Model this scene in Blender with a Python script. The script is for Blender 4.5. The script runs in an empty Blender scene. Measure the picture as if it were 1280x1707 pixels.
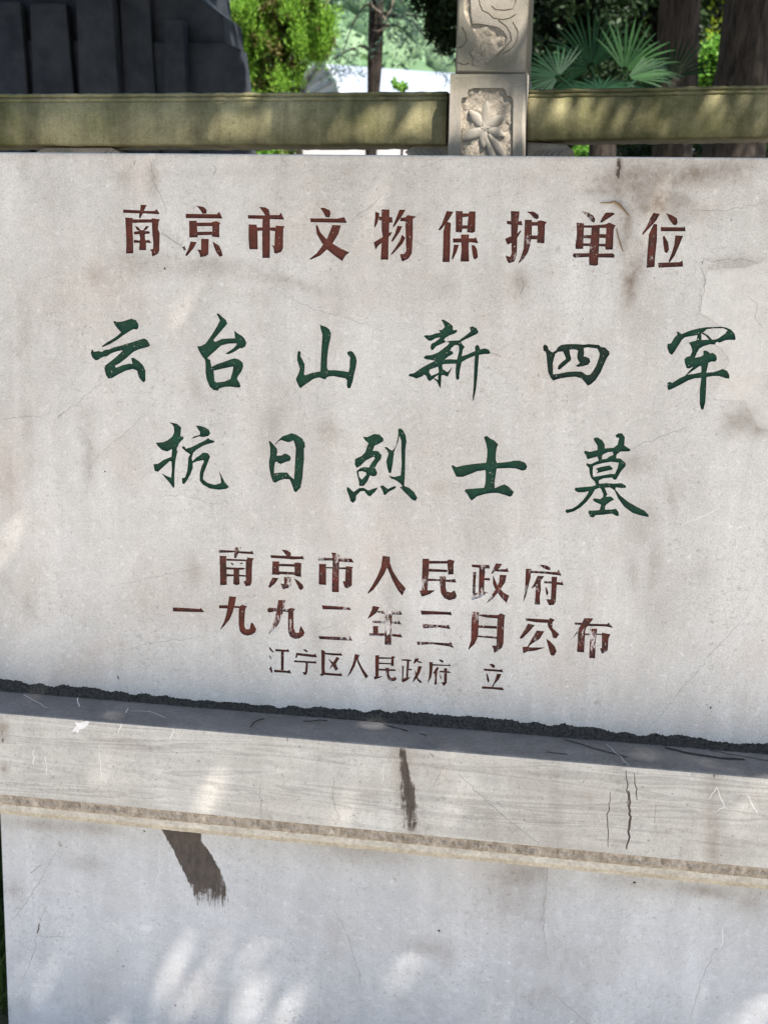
import bpy, bmesh, math, random
import numpy as np
from mathutils import Vector, Matrix
from mathutils.geometry import delaunay_2d_cdt

random.seed(7)
rng = np.random.default_rng(7)
R_ = math.radians
scene = bpy.context.scene

# ------------------------------------------------------------------ camera
# The tablet face is the plane Y = 0, X runs to the right along it, Z is up.
CAM = Vector((0.0, -2.07, 1.5))
FPX = 2072.8                                   # focal length in photo pixels (height 1707)
AX = Vector((0.98539677, 0.0536745, -0.16159289))      # world axes seen in camera space
AY = Vector((0.16883081, -0.18469361, 0.96818615))     # (x right, y down, z forward)
AZ = Vector((0.02212173, -0.98132936, -0.19105839))
camd = bpy.data.cameras.new('camera')
cam = bpy.data.objects.new('camera', camd)
scene.collection.objects.link(cam)
m = Matrix(((AX[0], -AX[1], -AX[2]), (AY[0], -AY[1], -AY[2]), (AZ[0], -AZ[1], -AZ[2])))
cam.matrix_world = Matrix.Translation(CAM) @ m.to_4x4()
camd.sensor_fit = 'VERTICAL'
camd.sensor_height = 36.0
camd.lens = FPX / 1707.0 * 36.0
camd.clip_end = 2000.0
camd.dof.use_dof = True
camd.dof.focus_distance = 2.1
camd.dof.aperture_fstop = 8.0
scene.camera = cam

# ------------------------------------------------------------------ sky, sun, exposure
SUN = Vector((0.41, -0.36, 0.835)).normalized()         # towards the sun
world = bpy.data.worlds.new('World')
scene.world = world
world.use_nodes = True
wn = world.node_tree.nodes
bg = wn['Background']
sky = wn.new('ShaderNodeTexSky')
sky.sky_type = 'NISHITA'
sky.sun_disc = False
sky.sun_elevation = math.asin(SUN.z)
sky.sun_rotation = math.atan2(SUN.x, SUN.y)
world.node_tree.links.new(sky.outputs[0], bg.inputs[0])
bg.inputs[1].default_value = 0.075
sd = bpy.data.lights.new('sun', 'SUN')
sd.energy = 5.0
sd.angle = R_(0.55)
sd.color = (1.0, 0.95, 0.88)
so = bpy.data.objects.new('sun', sd)
scene.collection.objects.link(so)
so.rotation_euler = SUN.to_track_quat('Z', 'Y').to_euler()
scene.view_settings.view_transform = 'Standard'
scene.view_settings.look = 'None'
scene.view_settings.exposure = 2.0
scene.view_settings.gamma = 1.0
scene.view_settings.use_curve_mapping = False
scene.cycles.max_bounces = 6
scene.cycles.diffuse_bounces = 3
scene.cycles.transparent_max_bounces = 6

# ------------------------------------------------------------------ helpers
def ray(px, py):
    v = Vector((px - 640.0, py - 853.5, FPX))
    return Vector((AX.dot(v), AY.dot(v), AZ.dot(v)))

def at(px, py, Y=None, Z=None):
    """the point of the place that lies on the vertical plane Y (or the level Z) in that direction"""
    d = ray(px, py)
    t = (Y - CAM.y) / d.y if Y is not None else (Z - CAM.z) / d.z
    return CAM + d * t

COL = scene.collection
def empty(name, loc, label, cat, group=None):
    o = bpy.data.objects.new(name, None)
    COL.objects.link(o)
    o.location = loc
    o.empty_display_size = 0.1
    o['label'] = label
    o['category'] = cat
    if group: o['group'] = group
    return o

def tag(o, label=None, cat=None, group=None, kind=None):
    if label: o['label'] = label
    if cat: o['category'] = cat
    if group: o['group'] = group
    if kind: o['kind'] = kind
    return o

def link(name, me, mats, parent=None):
    o = bpy.data.objects.new(name, me)
    COL.objects.link(o)
    for mm in (mats if isinstance(mats, (list, tuple)) else [mats]):
        me.materials.append(mm)
    if parent is not None:
        o.parent = parent
        o.matrix_parent_inverse = Matrix.Translation(-parent.location)
    return o

def mesh_np(name, V, F, mats, parent=None, smooth=False, midx=None, col=None):
    """V (n,3), F (m,k) all faces the same size"""
    V = np.asarray(V, dtype=np.float32); F = np.asarray(F, dtype=np.int32)
    me = bpy.data.meshes.new(name)
    k = F.shape[1]
    me.vertices.add(len(V)); me.vertices.foreach_set('co', V.ravel())
    me.loops.add(F.size); me.loops.foreach_set('vertex_index', F.ravel())
    me.polygons.add(len(F))
    me.polygons.foreach_set('loop_start', np.arange(len(F), dtype=np.int32) * k)
    if midx is not None:
        me.polygons.foreach_set('material_index', np.asarray(midx, dtype=np.int32))
    me.update(calc_edges=True)
    me.validate()
    if smooth:
        me.polygons.foreach_set('use_smooth', np.ones(len(me.polygons), dtype=bool))
    if col is not None:
        a = me.color_attributes.new('stain', 'FLOAT_COLOR', 'POINT')
        c = np.ones((len(V), 4), dtype=np.float32); c[:, :3] = col
        a.data.foreach_set('color', c.ravel())
    return link(name, me, mats, parent)

def from_bm(name, bm, mats, parent=None, smooth=False):
    me = bpy.data.meshes.new(name)
    bm.normal_update()
    bm.to_mesh(me); bm.free()
    if smooth:
        me.polygons.foreach_set('use_smooth', np.ones(len(me.polygons), dtype=bool))
    return link(name, me, mats, parent)

def hexa(name, P, mats, parent=None, bevel=0.0, segs=2):
    """box from 8 corners: front ring P[0..3] counter-clockwise, back ring P[4..7]"""
    bm = bmesh.new()
    v = [bm.verts.new(p) for p in P]
    for f in ((0, 1, 2, 3), (5, 4, 7, 6), (4, 0, 3, 7), (1, 5, 6, 2), (3, 2, 6, 7), (4, 5, 1, 0)):
        bm.faces.new([v[i] for i in f])
    bmesh.ops.recalc_face_normals(bm, faces=bm.faces)
    if bevel:
        bmesh.ops.bevel(bm, geom=list(bm.edges), offset=bevel, segments=segs, affect='EDGES', profile=0.6)
    return from_bm(name, bm, mats, parent)

def box(name, x0, x1, y0, y1, z0, z1, mats, parent=None, bevel=0.0, segs=2):
    return hexa(name, [(x0, y0, z0), (x1, y0, z0), (x1, y0, z1), (x0, y0, z1),
                       (x0, y1, z0), (x1, y1, z0), (x1, y1, z1), (x0, y1, z1)], mats, parent, bevel, segs)

def tube(name, pts, rad, mats, parent=None, n=8):
    V = []; F = []
    pts = [Vector(p) for p in pts]
    for i, p in enumerate(pts):
        d = (pts[min(i + 1, len(pts) - 1)] - pts[max(i - 1, 0)]).normalized()
        u = d.cross(Vector((0.31, 0.87, 0.2))).normalized(); w = d.cross(u)
        r = rad[i] if isinstance(rad, (list, tuple)) else rad
        for k in range(n):
            a = 2 * math.pi * k / n
            V.append(p + u * (r * math.cos(a)) + w * (r * math.sin(a)))
    for i in range(len(pts) - 1):
        for k in range(n):
            a = i * n + k; b = i * n + (k + 1) % n
            F.append((a, b, b + n, a + n))
    return mesh_np(name, [tuple(v) for v in V], F, mats, parent, smooth=True)

# ------------------------------------------------------------------ materials
def mat(name, rough=0.8, spec=0.3):
    mm = bpy.data.materials.new(name)
    mm.use_nodes = True
    b = mm.node_tree.nodes['Principled BSDF']
    b.inputs['Roughness'].default_value = rough
    b.inputs['Specular IOR Level'].default_value = spec
    return mm, mm.node_tree, b

class NT:
    """short-hand for building node trees"""
    def __init__(s, tree):
        s.t = tree; s.co = None
    def n(s, kind, **kw):
        x = s.t.nodes.new(kind)
        for k, v in kw.items(): setattr(x, k, v)
        return x
    def l(s, a, b): s.t.links.new(a, b)
    def obj(s, scale=(1, 1, 1)):
        if s.co is None: s.co = s.n('ShaderNodeTexCoord').outputs['Object']
        mp = s.n('ShaderNodeMapping'); mp.inputs['Scale'].default_value = scale
        s.l(s.co, mp.inputs[0]); return mp.outputs[0]
    def noise(s, scale, detail=4, rough=0.6, vec=None, dist=0.0, st=(1, 1, 1)):
        x = s.n('ShaderNodeTexNoise')
        x.inputs['Scale'].default_value = scale; x.inputs['Detail'].default_value = detail
        x.inputs['Roughness'].default_value = rough; x.inputs['Distortion'].default_value = dist
        s.l(vec if vec is not None else s.obj(st), x.inputs['Vector'])
        return x.outputs['Fac']
    def ramp(s, fac, stops, interp='LINEAR'):
        x = s.n('ShaderNodeValToRGB'); x.color_ramp.interpolation = interp
        e = x.color_ramp.elements
        while len(e) < len(stops): e.new(0.5)
        for i, (p, c) in enumerate(stops):
            e[i].position = p
            e[i].color = (c, c, c, 1) if isinstance(c, (int, float)) else (c[0], c[1], c[2], 1)
        s.l(fac, x.inputs[0]); return x.outputs[0]
    def mix(s, fac, a, b, mode='MIX'):
        x = s.n('ShaderNodeMix', data_type='RGBA', blend_type=mode)
        for sock, v in ((x.inputs[0], fac), (x.inputs[6], a), (x.inputs[7], b)):
            if isinstance(v, (int, float)): sock.default_value = v
            elif isinstance(v, tuple): sock.default_value = (v[0], v[1], v[2], 1)
            else: s.l(v, sock)
        return x.outputs[2]
    def math(s, op, a, b=0.0, clamp=False):
        x = s.n('ShaderNodeMath', operation=op); x.use_clamp = clamp
        for sock, v in ((x.inputs[0], a), (x.inputs[1], b)):
            if isinstance(v, (int, float)): sock.default_value = v
            else: s.l(v, sock)
        return x.outputs[0]
    def bump(s, h, strength, dist, bsdf):
        x = s.n('ShaderNodeBump'); x.inputs['Strength'].default_value = strength
        x.inputs['Distance'].default_value = dist
        s.l(h, x.inputs['Height']); s.l(x.outputs[0], bsdf.inputs['Normal'])

def stone_mat(name, c_lo, c_hi, warm, speck=0.25, veins=False, rough=0.75, stain=True,
              brown=(0.13, 0.09, 0.055), streaks=0.25, fleck=0.55):
    mm, t, b = mat(name, rough, 0.3)
    N = NT(t)
    big = N.noise(2.3, 5, 0.65)
    col = N.mix(N.ramp(big, [(0.35, 0), (0.68, 1)]), c_lo, c_hi)
    tint = N.noise(4.2, 4, 0.6, dist=0.4)
    col = N.mix(N.ramp(tint, [(0.5, 0), (0.72, 0.6)]), col, warm)
    mid = N.noise(38, 5, 0.7)
    col = N.mix(0.30, col, N.ramp(mid, [(0.3, 0.55), (0.7, 1.0)]), 'MULTIPLY')
    st = N.noise(9, 4, 0.65, st=(1.6, 1, 0.16))
    col = N.mix(streaks, col, N.ramp(st, [(0.42, 0.62), (0.62, 1.0)]), 'MULTIPLY')
    grain = N.noise(330, 4, 0.85)
    col = N.mix(speck, col, N.ramp(grain, [(0.34, 0.15), (0.56, 1.0)]), 'MULTIPLY')
    g2 = N.noise(120, 5, 0.85, dist=0.5)
    clus = N.ramp(N.noise(5.5, 4, 0.7), [(0.40, 0.0), (0.66, 1.0)])
    gm = N.math('MULTIPLY', N.ramp(g2, [(0.33, 1.0), (0.47, 0.0)]), N.math('ADD', N.math('MULTIPLY', clus, 0.6), 0.22))
    col = N.mix(gm, col, (c_lo[0] * 0.42, c_lo[1] * 0.39, c_lo[2] * 0.36))
    g3 = N.noise(75, 5, 0.8)
    col = N.mix(N.ramp(g3, [(0.55, 0), (0.72, fleck)]), col, (min(1, c_hi[0] * 1.18), min(1, c_hi[1] * 1.19), min(1, c_hi[2] * 1.2)))
    pit = N.noise(150, 2, 0.5)
    pitm = N.ramp(pit, [(0.70, 0), (0.74, 0.6)])
    col = N.mix(pitm, col, (0.12, 0.10, 0.085))
    if veins:
        w = N.n('ShaderNodeTexNoise'); w.inputs['Scale'].default_value = 6.0
        w.inputs['Detail'].default_value = 4; w.inputs['Distortion'].default_value = 0.7
        N.l(N.obj((0.30, 1, 4.6)), w.inputs['Vector'])
        v = N.ramp(w.outputs['Fac'], [(0.30, 1.0), (0.40, 0.72), (0.44, 1.0), (0.49, 0.74), (0.515, 1.0), (0.60, 0.84), (0.66, 1.0)])
        col = N.mix(0.95, col, v, 'MULTIPLY')
    if stain:
        a = N.n('ShaderNodeVertexColor'); a.layer_name = 'stain'
        sep = N.n('ShaderNodeSeparateColor'); N.l(a.outputs[0], sep.inputs[0])
        e = N.noise(70, 5, 0.75)
        e2 = N.noise(16, 5, 0.7)
        # R: soft brown wash, G: crisp dark mark, B: crisp pale patch
        fr = N.math('MULTIPLY', sep.outputs[0], N.ramp(e2, [(0.28, 0.45), (0.60, 1.0)]))
        fr = N.math('MULTIPLY', fr, N.ramp(e, [(0.25, 0.55), (0.6, 1.0)]))
        col = N.mix(fr, col, brown)
        edge = N.math('ADD', sep.outputs[2], N.math('MULTIPLY', N.math('SUBTRACT', e2, 0.5), 0.9))
        edge = N.math('ADD', edge, N.math('MULTIPLY', N.math('SUBTRACT', e, 0.5), 0.35))
        fb = N.math('MULTIPLY', N.ramp(edge, [(0.46, 0), (0.60, 0.30)]), N.ramp(mid, [(0.3, 0.5), (0.6, 1.0)]))
        col = N.mix(fb, col, (c_hi[0] * 1.03, c_hi[1] * 1.02, c_hi[2] * 1.0))
        rim = N.math('MULTIPLY', N.ramp(edge, [(0.44, 0), (0.495, 0.45), (0.52, 0)]), N.ramp(big, [(0.4, 0.1), (0.6, 1.0)]))
        col = N.mix(rim, col, (0.2, 0.17, 0.14))
        es = N.noise(110, 5, 0.8, st=(1.6, 1, 0.14))
        eg = N.math('ADD', sep.outputs[1], N.math('MULTIPLY', N.math('SUBTRACT', e, 0.5), 0.38))
        eg = N.math('ADD', eg, N.math('MULTIPLY', N.math('SUBTRACT', es, 0.5), 0.75))
        fg = N.ramp(eg, [(0.46, 0), (0.60, 0.95)])
        dk = N.mix(N.ramp(N.noise(60, 6, 0.8, st=(1.5, 1, 0.5)), [(0.35, 0), (0.7, 1)]), (0.020, 0.014, 0.011), (0.085, 0.060, 0.046))
        col = N.mix(fg, col, dk)
    N.l(col, b.inputs['Base Color'])
    h = N.math('ADD', N.math('MULTIPLY', grain, 0.5), N.math('MULTIPLY', pitm, -0.8))
    h = N.math('ADD', h, N.math('MULTIPLY', mid, 1.6))
    N.bump(h, 0.35, 0.0012, b)
    return mm

def paint_mat(name, c, c_dark, wear, stone=(0.60, 0.55, 0.50)):
    mm, t, b = mat(name, 0.6, 0.15)
    N = NT(t)
    n1 = N.noise(55, 5, 0.75, dist=0.3)
    col = N.mix(N.ramp(n1, [(0.35, 0), (0.65, 1)]), c, c_dark)
    n2 = N.noise(120, 6, 0.8, st=(1.5, 1, 0.55))
    n3 = N.noise(14, 3, 0.6)
    s = N.math('ADD', N.math('MULTIPLY', n2, 0.6), N.math('MULTIPLY', n3, 0.4))
    col = N.mix(N.ramp(s, [(wear, 0), (wear + 0.035, 1)]), col, stone)
    fl = N.noise(330, 2, 0.6)
    col = N.mix(N.ramp(fl, [(0.70, 0), (0.73, 0.8)]), col, stone)
    N.l(col, b.inputs['Base Color'])
    N.bump(n2, 0.3, 0.0008, b)
    return mm

def plain_mat(name, c, c2, scale=8, rough=0.85, spec=0.2, bump=0.3, bd=0.004, st=(1, 1, 1), fine=None):
    mm, t, b = mat(name, rough, spec)
    N = NT(t)
    n1 = N.noise(scale, 6, 0.7, st=st)
    col = N.mix(N.ramp(n1, [(0.33, 0), (0.68, 1)]), c, c2)
    if fine:
        col = N.mix(0.5, col, N.ramp(N.noise(fine, 4, 0.7), [(0.3, 0.45), (0.62, 1.15)]), 'MULTIPLY')
    N.l(col, b.inputs['Base Color'])
    N.bump(n1, bump, bd, b)
    return mm

def leaf_mat(name, c, c2, trans=0.35, rough=0.55):
    mm, t, b = mat(name, rough, 0.12)
    N = NT(t)
    g = N.n('ShaderNodeNewGeometry')
    col = N.mix(g.outputs['Random Per Island'], c, c2)
    N.l(col, b.inputs['Base Color'])
    tr = N.n('ShaderNodeBsdfTranslucent')
    N.l(N.mix(0.3, col, (c2[0] * 1.6, c2[1] * 1.7, c2[2] * 0.7)), tr.inputs[0])
    ms = N.n('ShaderNodeMixShader'); ms.inputs[0].default_value = trans
    N.l(b.outputs[0], ms.inputs[1]); N.l(tr.outputs[0], ms.inputs[2])
    N.l(ms.outputs[0], t.nodes['Material Output'].inputs[0])
    return mm

M = {}
M['tablet'] = stone_mat('tablet_marble', (0.56, 0.515, 0.46), (0.69, 0.65, 0.60), (0.57, 0.475, 0.40), speck=0.36)
M['block'] = stone_mat('pedestal_marble', (0.49, 0.485, 0.49), (0.60, 0.595, 0.60), (0.53, 0.50, 0.48), speck=0.25, streaks=0.25)
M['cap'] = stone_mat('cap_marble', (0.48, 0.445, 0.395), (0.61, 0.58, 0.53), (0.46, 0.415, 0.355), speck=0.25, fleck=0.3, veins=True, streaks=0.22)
M['cap_top'] = plain_mat('weathered_shaded_cap_top', (0.115, 0.11, 0.105), (0.20, 0.19, 0.18), 9, 0.6, 0.35, 0.3, 0.002, fine=120)  # darker than the cap front: canopy shade put into the colour, plus weathering
M['rough'] = plain_mat('rough_hewn_edge', (0.20, 0.16, 0.12), (0.46, 0.40, 0.33), 90, 0.95, 0.1, 1.0, 0.006, st=(1, 1, 0.5), fine=230)
M['fillet'] = plain_mat('dusty_fillet', (0.36, 0.32, 0.26), (0.50, 0.46, 0.39), 22, 0.9, 0.15, 0.4, 0.002, fine=150)
M['mortar'] = plain_mat('dark_mortar', (0.018, 0.017, 0.016), (0.085, 0.08, 0.07), 220, 0.95, 0.1, 1.0, 0.004)
M['crack'] = plain_mat('crack_grime', (0.07, 0.055, 0.045), (0.16, 0.13, 0.11), 60, 0.95, 0.05)
M['fcrack'] = plain_mat('faint_crack', (0.27, 0.24, 0.21), (0.45, 0.42, 0.38), 60, 0.95, 0.05)
M['scratch'] = plain_mat('pale_scratch', (0.56, 0.54, 0.51), (0.72, 0.70, 0.67), 60, 0.9, 0.05)
M['red'] = paint_mat('red_paint', (0.118, 0.030, 0.019), (0.068, 0.022, 0.015), 0.66)
M['redw'] = paint_mat('red_paint_worn', (0.112, 0.029, 0.020), (0.045, 0.021, 0.015), 0.575)
M['redv'] = paint_mat('red_paint_flaking', (0.13, 0.028, 0.020), (0.035, 0.020, 0.015), 0.535)
M['green'] = paint_mat('green_paint', (0.010, 0.052, 0.028), (0.010, 0.030, 0.019), 0.655)
M['greenw'] = paint_mat('green_paint_worn', (0.012, 0.034, 0.022), (0.012, 0.020, 0.015), 0.60)
M['rail'] = stone_mat('mossy_rail_stone', (0.12, 0.11, 0.04), (0.52, 0.45, 0.25), (0.10, 0.125, 0.012), speck=0.5, streaks=1.0, stain=False, fleck=0.12)
M['post'] = stone_mat('post_stone', (0.21, 0.185, 0.15), (0.32, 0.285, 0.235), (0.17, 0.155, 0.09), speck=0.3, streaks=0.5, stain=False, fleck=0.2)
M['postrough'] = plain_mat('pecked_stone', (0.17, 0.145, 0.11), (0.36, 0.31, 0.245), 170, 0.95, 0.1, 0.7, 0.003, fine=200)
M['granite'] = plain_mat('black_granite', (0.015, 0.018, 0.024), (0.036, 0.040, 0.048), 5, 0.6, 0.12, 0.02, 0.001, fine=300)
M['bark'] = plain_mat('grey_brown_bark', (0.009, 0.0075, 0.0065), (0.056, 0.046, 0.038), 30, 0.95, 0.1, 1.0, 0.02, st=(1, 1, 0.16))
M['darkbark'] = plain_mat('dark_bark', (0.007, 0.006, 0.005), (0.035, 0.028, 0.023), 24, 0.95, 0.1, 1.0, 0.02, st=(1, 1, 0.2))
M['twig'] = plain_mat('dry_twig', (0.13, 0.085, 0.045), (0.25, 0.17, 0.09), 90, 0.9, 0.1)
M['vine'] = plain_mat('dead_vine', (0.09, 0.07, 0.055), (0.17, 0.14, 0.11), 60, .95, .05)
M['dtwig'] = plain_mat('black_twig', (0.02, 0.017, 0.015), (0.06, 0.05, 0.04), 90, 0.9, 0.1)
M['paving'] = plain_mat('pale_paving', (0.33, 0.305, 0.27), (0.42, 0.39, 0.345), 3, 0.85, 0.2, 0.2, 0.003, fine=60)
M['soil'] = plain_mat('leafy_soil', (0.035, 0.032, 0.02), (0.08, 0.075, 0.04), 9, 0.95, 0.1, 0.8, 0.02, fine=90)
M['terrace'] = plain_mat('terrace_stone', (0.22, 0.20, 0.17), (0.34, 0.31, 0.27), 6, 0.9, 0.2, 0.4, 0.004, fine=80)
M['grass'] = leaf_mat('grass_blade', (0.03, 0.06, 0.015), (0.08, 0.12, 0.03), 0.3)
M['leaf'] = leaf_mat('shade_leaf', (0.035, 0.075, 0.018), (0.08, 0.13, 0.03), 0.25)
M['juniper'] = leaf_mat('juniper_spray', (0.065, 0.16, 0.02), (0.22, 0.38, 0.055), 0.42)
M['cedar'] = leaf_mat('cedar_needle', (0.014, 0.034, 0.026), (0.045, 0.085, 0.062), 0.15)
M['dark'] = leaf_mat('dark_evergreen', (0.004, 0.010, 0.004), (0.018, 0.036, 0.012), 0.12)
M['yellow'] = leaf_mat('sunny_leaf', (0.07, 0.13, 0.015), (0.20, 0.24, 0.03), 0.45)
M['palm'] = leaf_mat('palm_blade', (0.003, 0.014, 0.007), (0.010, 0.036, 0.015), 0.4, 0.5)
M['palmlit'] = leaf_mat('sun_toned_palm_blade', (0.009, 0.034, 0.011), (0.028, 0.075, 0.024), 0.4, 0.5)  # lighter, yellower copy of the palm blade: sunlight put into the colour
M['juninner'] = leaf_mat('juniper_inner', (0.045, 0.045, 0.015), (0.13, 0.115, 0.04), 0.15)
M['shrub'] = leaf_mat('bright_shrub', (0.05, 0.14, 0.02), (0.12, 0.24, 0.04), 0.4)
M['hill'] = plain_mat('wooded_hill', (0.06, 0.10, 0.055), (0.12, 0.17, 0.10), 0.3, 0.95, 0.05, 0.5, 1.0)
M['hilltree'] = leaf_mat('far_crown', (0.06, 0.11, 0.055), (0.14, 0.21, 0.12), 0.2, 0.9)
M['roof'] = plain_mat('white_roof', (0.13, 0.15, 0.185), (0.16, 0.18, 0.215), .2, 0.6, 0.3, 0.05, 0.01)
M['gable'] = plain_mat('grey_gable', (0.20, 0.22, 0.23), (0.28, 0.30, 0.31), 3, 0.8, 0.2)
M['wallw'] = plain_mat('pale_wall', (0.30, 0.29, 0.28), (0.38, 0.36, 0.35), 1, 0.8, 0.2)

# ------------------------------------------------------------------ the inscription
# Each character: (character, material, x0, y0, scale, 'outline;outline;...'), a leading '-' cuts an opening
G = []
def g(ch, mt, x0, y0, s, data):
    polys = []
    for part in data.replace('\n', '').split(';'):
        part = part.strip()
        if not part: continue
        hole = part[0] == '-' and part[1] == ' '
        v = [float(q) for q in part.lstrip('- ' if hole else '').replace(',', ' ').split()]
        polys.append((hole, [(x0 + v[i] / s, y0 + v[i + 1] / s) for i in range(0, len(v), 2)]))
    G.append((ch, mt, polys))

g('南', 'red', 180, 330, 5, '''128,97 160,98 270,103 320,108 392,108 408,92 432,130 425,136 320,130 240,128 130,124;
275,57 326,58 300,110 272,172 262,165 262,140 270,110;146,162 210,168 206,250 212,330 214,462 152,463 156,380 152,280;
205,178 368,178 368,205 205,208;366,168 436,178 424,200 420,260 434,292 430,440 418,465 375,488 368,478 368,450 350,432 378,424 380,380 372,300;
228,232 250,240 270,262 266,272 244,268;345,236 318,234 300,262 302,270 322,266;218,282 250,276 340,276 356,290 340,300 220,304;
258,266 310,268 312,340 320,380 320,436 262,435 264,400 270,340;218,348 270,355 345,350 366,376 330,374 218,374''')
g('京', 'red', 180, 330, 5, '''738,64 800,75 825,100 822,130 790,132 770,100;650,132 910,135 930,114 956,172 650,168;
678,190 740,190 745,250 750,328 680,330;868,200 905,192 940,208 930,225 930,330 866,322 872,260;740,205 870,205 870,235 740,236;
748,282 868,280 868,308 748,312;778,340 842,342 838,470 815,486 770,494 765,465 746,430 778,432;
690,362 742,368 715,420 660,484 644,480 670,430;874,362 930,400 948,440 958,480 935,492 908,460 885,410''')
g('市', 'red', 390, 330, 5, '''210,74 262,78 292,96 300,130 298,150 262,145 235,105;118,142 250,145 300,142 378,142 392,122 420,180 118,172;
124,220 190,222 198,275 200,428 130,428 122,330;190,245 240,245 240,272 195,275;298,245 355,245 345,278 298,270;
240,150 300,160 302,300 300,500 238,500 236,300;350,230 422,235 412,260 410,420 395,450 350,465 335,455 332,420 316,392 338,400 342,300''')
g('文', 'red', 390, 330, 5, '''718,82 755,82 800,104 806,130 798,162 765,160 742,115;634,170 720,170 860,172 920,160 942,208 640,202;
820,225 892,228 870,300 825,375 770,435 720,480 640,514 628,510 690,460 735,400 775,340 800,280;
682,228 696,228 720,285 768,340 830,385 890,420 962,455 930,480 902,526 850,490 775,430 730,370 690,300''')
g('物', 'red', 600, 330, 5, '''128,115 162,125 158,160 145,210 125,248 118,240 124,180;158,155 187,155 187,185 158,188;240,158 268,160 272,205 240,208;
180,95 246,97 242,290 238,350 236,515 172,514 180,380 190,320 180,270;114,370 190,325 240,290 268,282 255,310 215,345 150,400 130,432;
328,98 380,97 350,150 285,240 272,240 300,170;338,165 385,160 385,150 400,142 468,155 440,175 440,300 432,460 405,505 355,530 345,520 332,470 370,465 385,440 380,300 378,195 335,195;
312,232 352,236 330,285 270,368 260,355 290,300;348,305 378,330 355,380 300,440 262,475 255,470 300,405 335,350''')
g('保', 'red', 600, 330, 5, '''722,108 778,115 740,180 690,245 665,272 652,265 680,220 700,165;
715,195 757,208 752,300 750,450 745,535 687,534 692,400 694,280;797,108 855,110 852,250 848,288 797,284 797,200;
908,112 962,112 958,280 935,292 892,285 897,200;850,128 908,128 908,156 850,160;845,228 898,228 898,256 845,258;
772,338 840,336 910,336 955,336 962,322 985,378 930,370 775,372;840,305 908,305 904,400 908,530 836,530 845,430;
782,390 824,390 805,450 772,515 764,505 775,440;928,392 955,395 975,430 982,495 960,512 944,505 932,440''')
g('护', 'redw', 820, 330, 5, '''155,108 228,112 222,180 210,290 205,480 185,530 140,545 125,525 112,480 150,490 162,460 158,300;
120,190 158,192 158,222 125,218;218,195 245,190 252,228 218,225;108,340 158,318 160,375 128,390 118,370;209,295 242,266 240,280 209,335;
288,114 345,114 385,140 388,165 375,178 340,165 325,140;272,182 332,182 330,300 320,380 300,450 255,520 215,548 240,490 262,420 268,300;
330,200 380,200 380,232 330,232;378,192 405,186 455,200 440,225 435,378 372,374 380,300;327,312 378,312 388,345 324,345''')
g('单', 'redw', 940, 330, 5, '''148,112 190,116 240,145 258,175 252,205 228,198 195,160;345,122 405,122 425,132 375,165 312,206 298,202 318,160;
103,205 165,212 162,300 158,425 95,425 92,400 105,300;162,228 232,228 340,220 375,205 428,228 412,262 405,430 345,432 340,410 348,300 350,250 162,248;
228,230 296,232 290,400 280,560 260,566 208,560 205,480 225,300;162,310 228,308 225,338 162,335;290,300 350,302 347,335 288,332;
158,378 222,378 218,402 158,400;286,382 347,382 342,405 286,404;75,462 208,460 208,492 85,498 70,485;283,465 400,460 420,475 415,498 281,496''')
g('位', 'redw', 940, 330, 5, '''742,124 797,132 765,190 700,260 655,308 650,295 690,230 715,170;745,215 774,220 772,350 758,480 752,575 685,582 690,480 705,300;
848,126 900,145 938,168 945,205 930,228 905,222 875,180;803,242 995,245 1005,235 1010,278 805,278;820,322 835,318 865,370 872,430 855,462 835,450 825,390;
925,312 990,315 960,390 920,480 878,538 866,530 895,460 915,390;782,540 960,535 985,520 990,572 785,582''')

g('云', 'green', 140, 510, 10, '''492,255 520,252 560,268 640,260 790,212 870,235 912,300 915,365 880,395 830,385 760,425 660,490 560,565 430,640 315,688 303,668 400,600 500,540 570,490 622,440 560,370 520,320;
150,725 170,765 250,750 300,765 360,730 420,725 500,690 600,665 700,635 820,600 920,565 1010,540 1060,570 1108,658 1070,685 930,720 830,765 700,880 600,955 520,1000 540,1030 650,985 760,960 815,965 800,910 790,870 830,862 920,920 990,990 1030,1080 1030,1240 1010,1270 980,1265 920,1190 890,1080 820,1050 700,1080 560,1150 470,1205 410,1210 370,1150 345,1050 360,990 440,930 540,850 655,740 560,755 460,790 380,845 330,845 230,905 190,905 140,850 118,780 135,730''')
g('台', 'green', 310, 510, 10, '''512,130 545,125 610,185 670,235 692,295 640,360 560,450 460,570 490,600 600,550 720,540 820,540 808,410 860,455 940,500 990,560 1010,620 990,680 940,705 900,705 800,770 715,805 655,795 720,755 800,700 850,640 845,625 700,630 590,660 500,740 420,810 360,870 410,905 415,950 430,1015 520,970 640,930 760,885 820,872 900,900 950,950 958,1010 930,1090 870,1170 855,1215 900,1290 915,1350 880,1362 740,1345 650,1350 560,1375 535,1415 470,1405 400,1350 350,1230 330,1110 330,960 320,900 260,820 215,740 192,675 260,665 330,625 370,570 440,470 520,340 570,240 540,180;
- 465,1080 520,1068 640,1040 790,1010 780,1100 740,1220 640,1260 510,1275 480,1250 470,1150''')
g('山', 'green', 480, 520, 10, '''535,205 560,225 640,250 690,290 718,360 712,440 690,520 670,640 655,780 652,930 670,970 800,970 920,985 1010,1000 1030,920 1030,820 1040,760 1000,720 985,670 1040,648 1080,665 1130,740 1148,820 1130,930 1100,1050 1080,1160 1040,1270 1000,1275 980,1230 985,1140 960,1110 860,1090 760,1070 690,1075 650,1090 620,1128 560,1105 520,1092 430,1115 350,1170 250,1240 215,1270 190,1255 140,1150 135,1110 180,1020 200,950 180,880 155,810 155,740 165,660 195,648 215,670 210,740 240,790 280,870 280,930 270,1040 290,1055 400,1015 540,990 545,900 555,700 565,520 575,380 545,280''')
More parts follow.
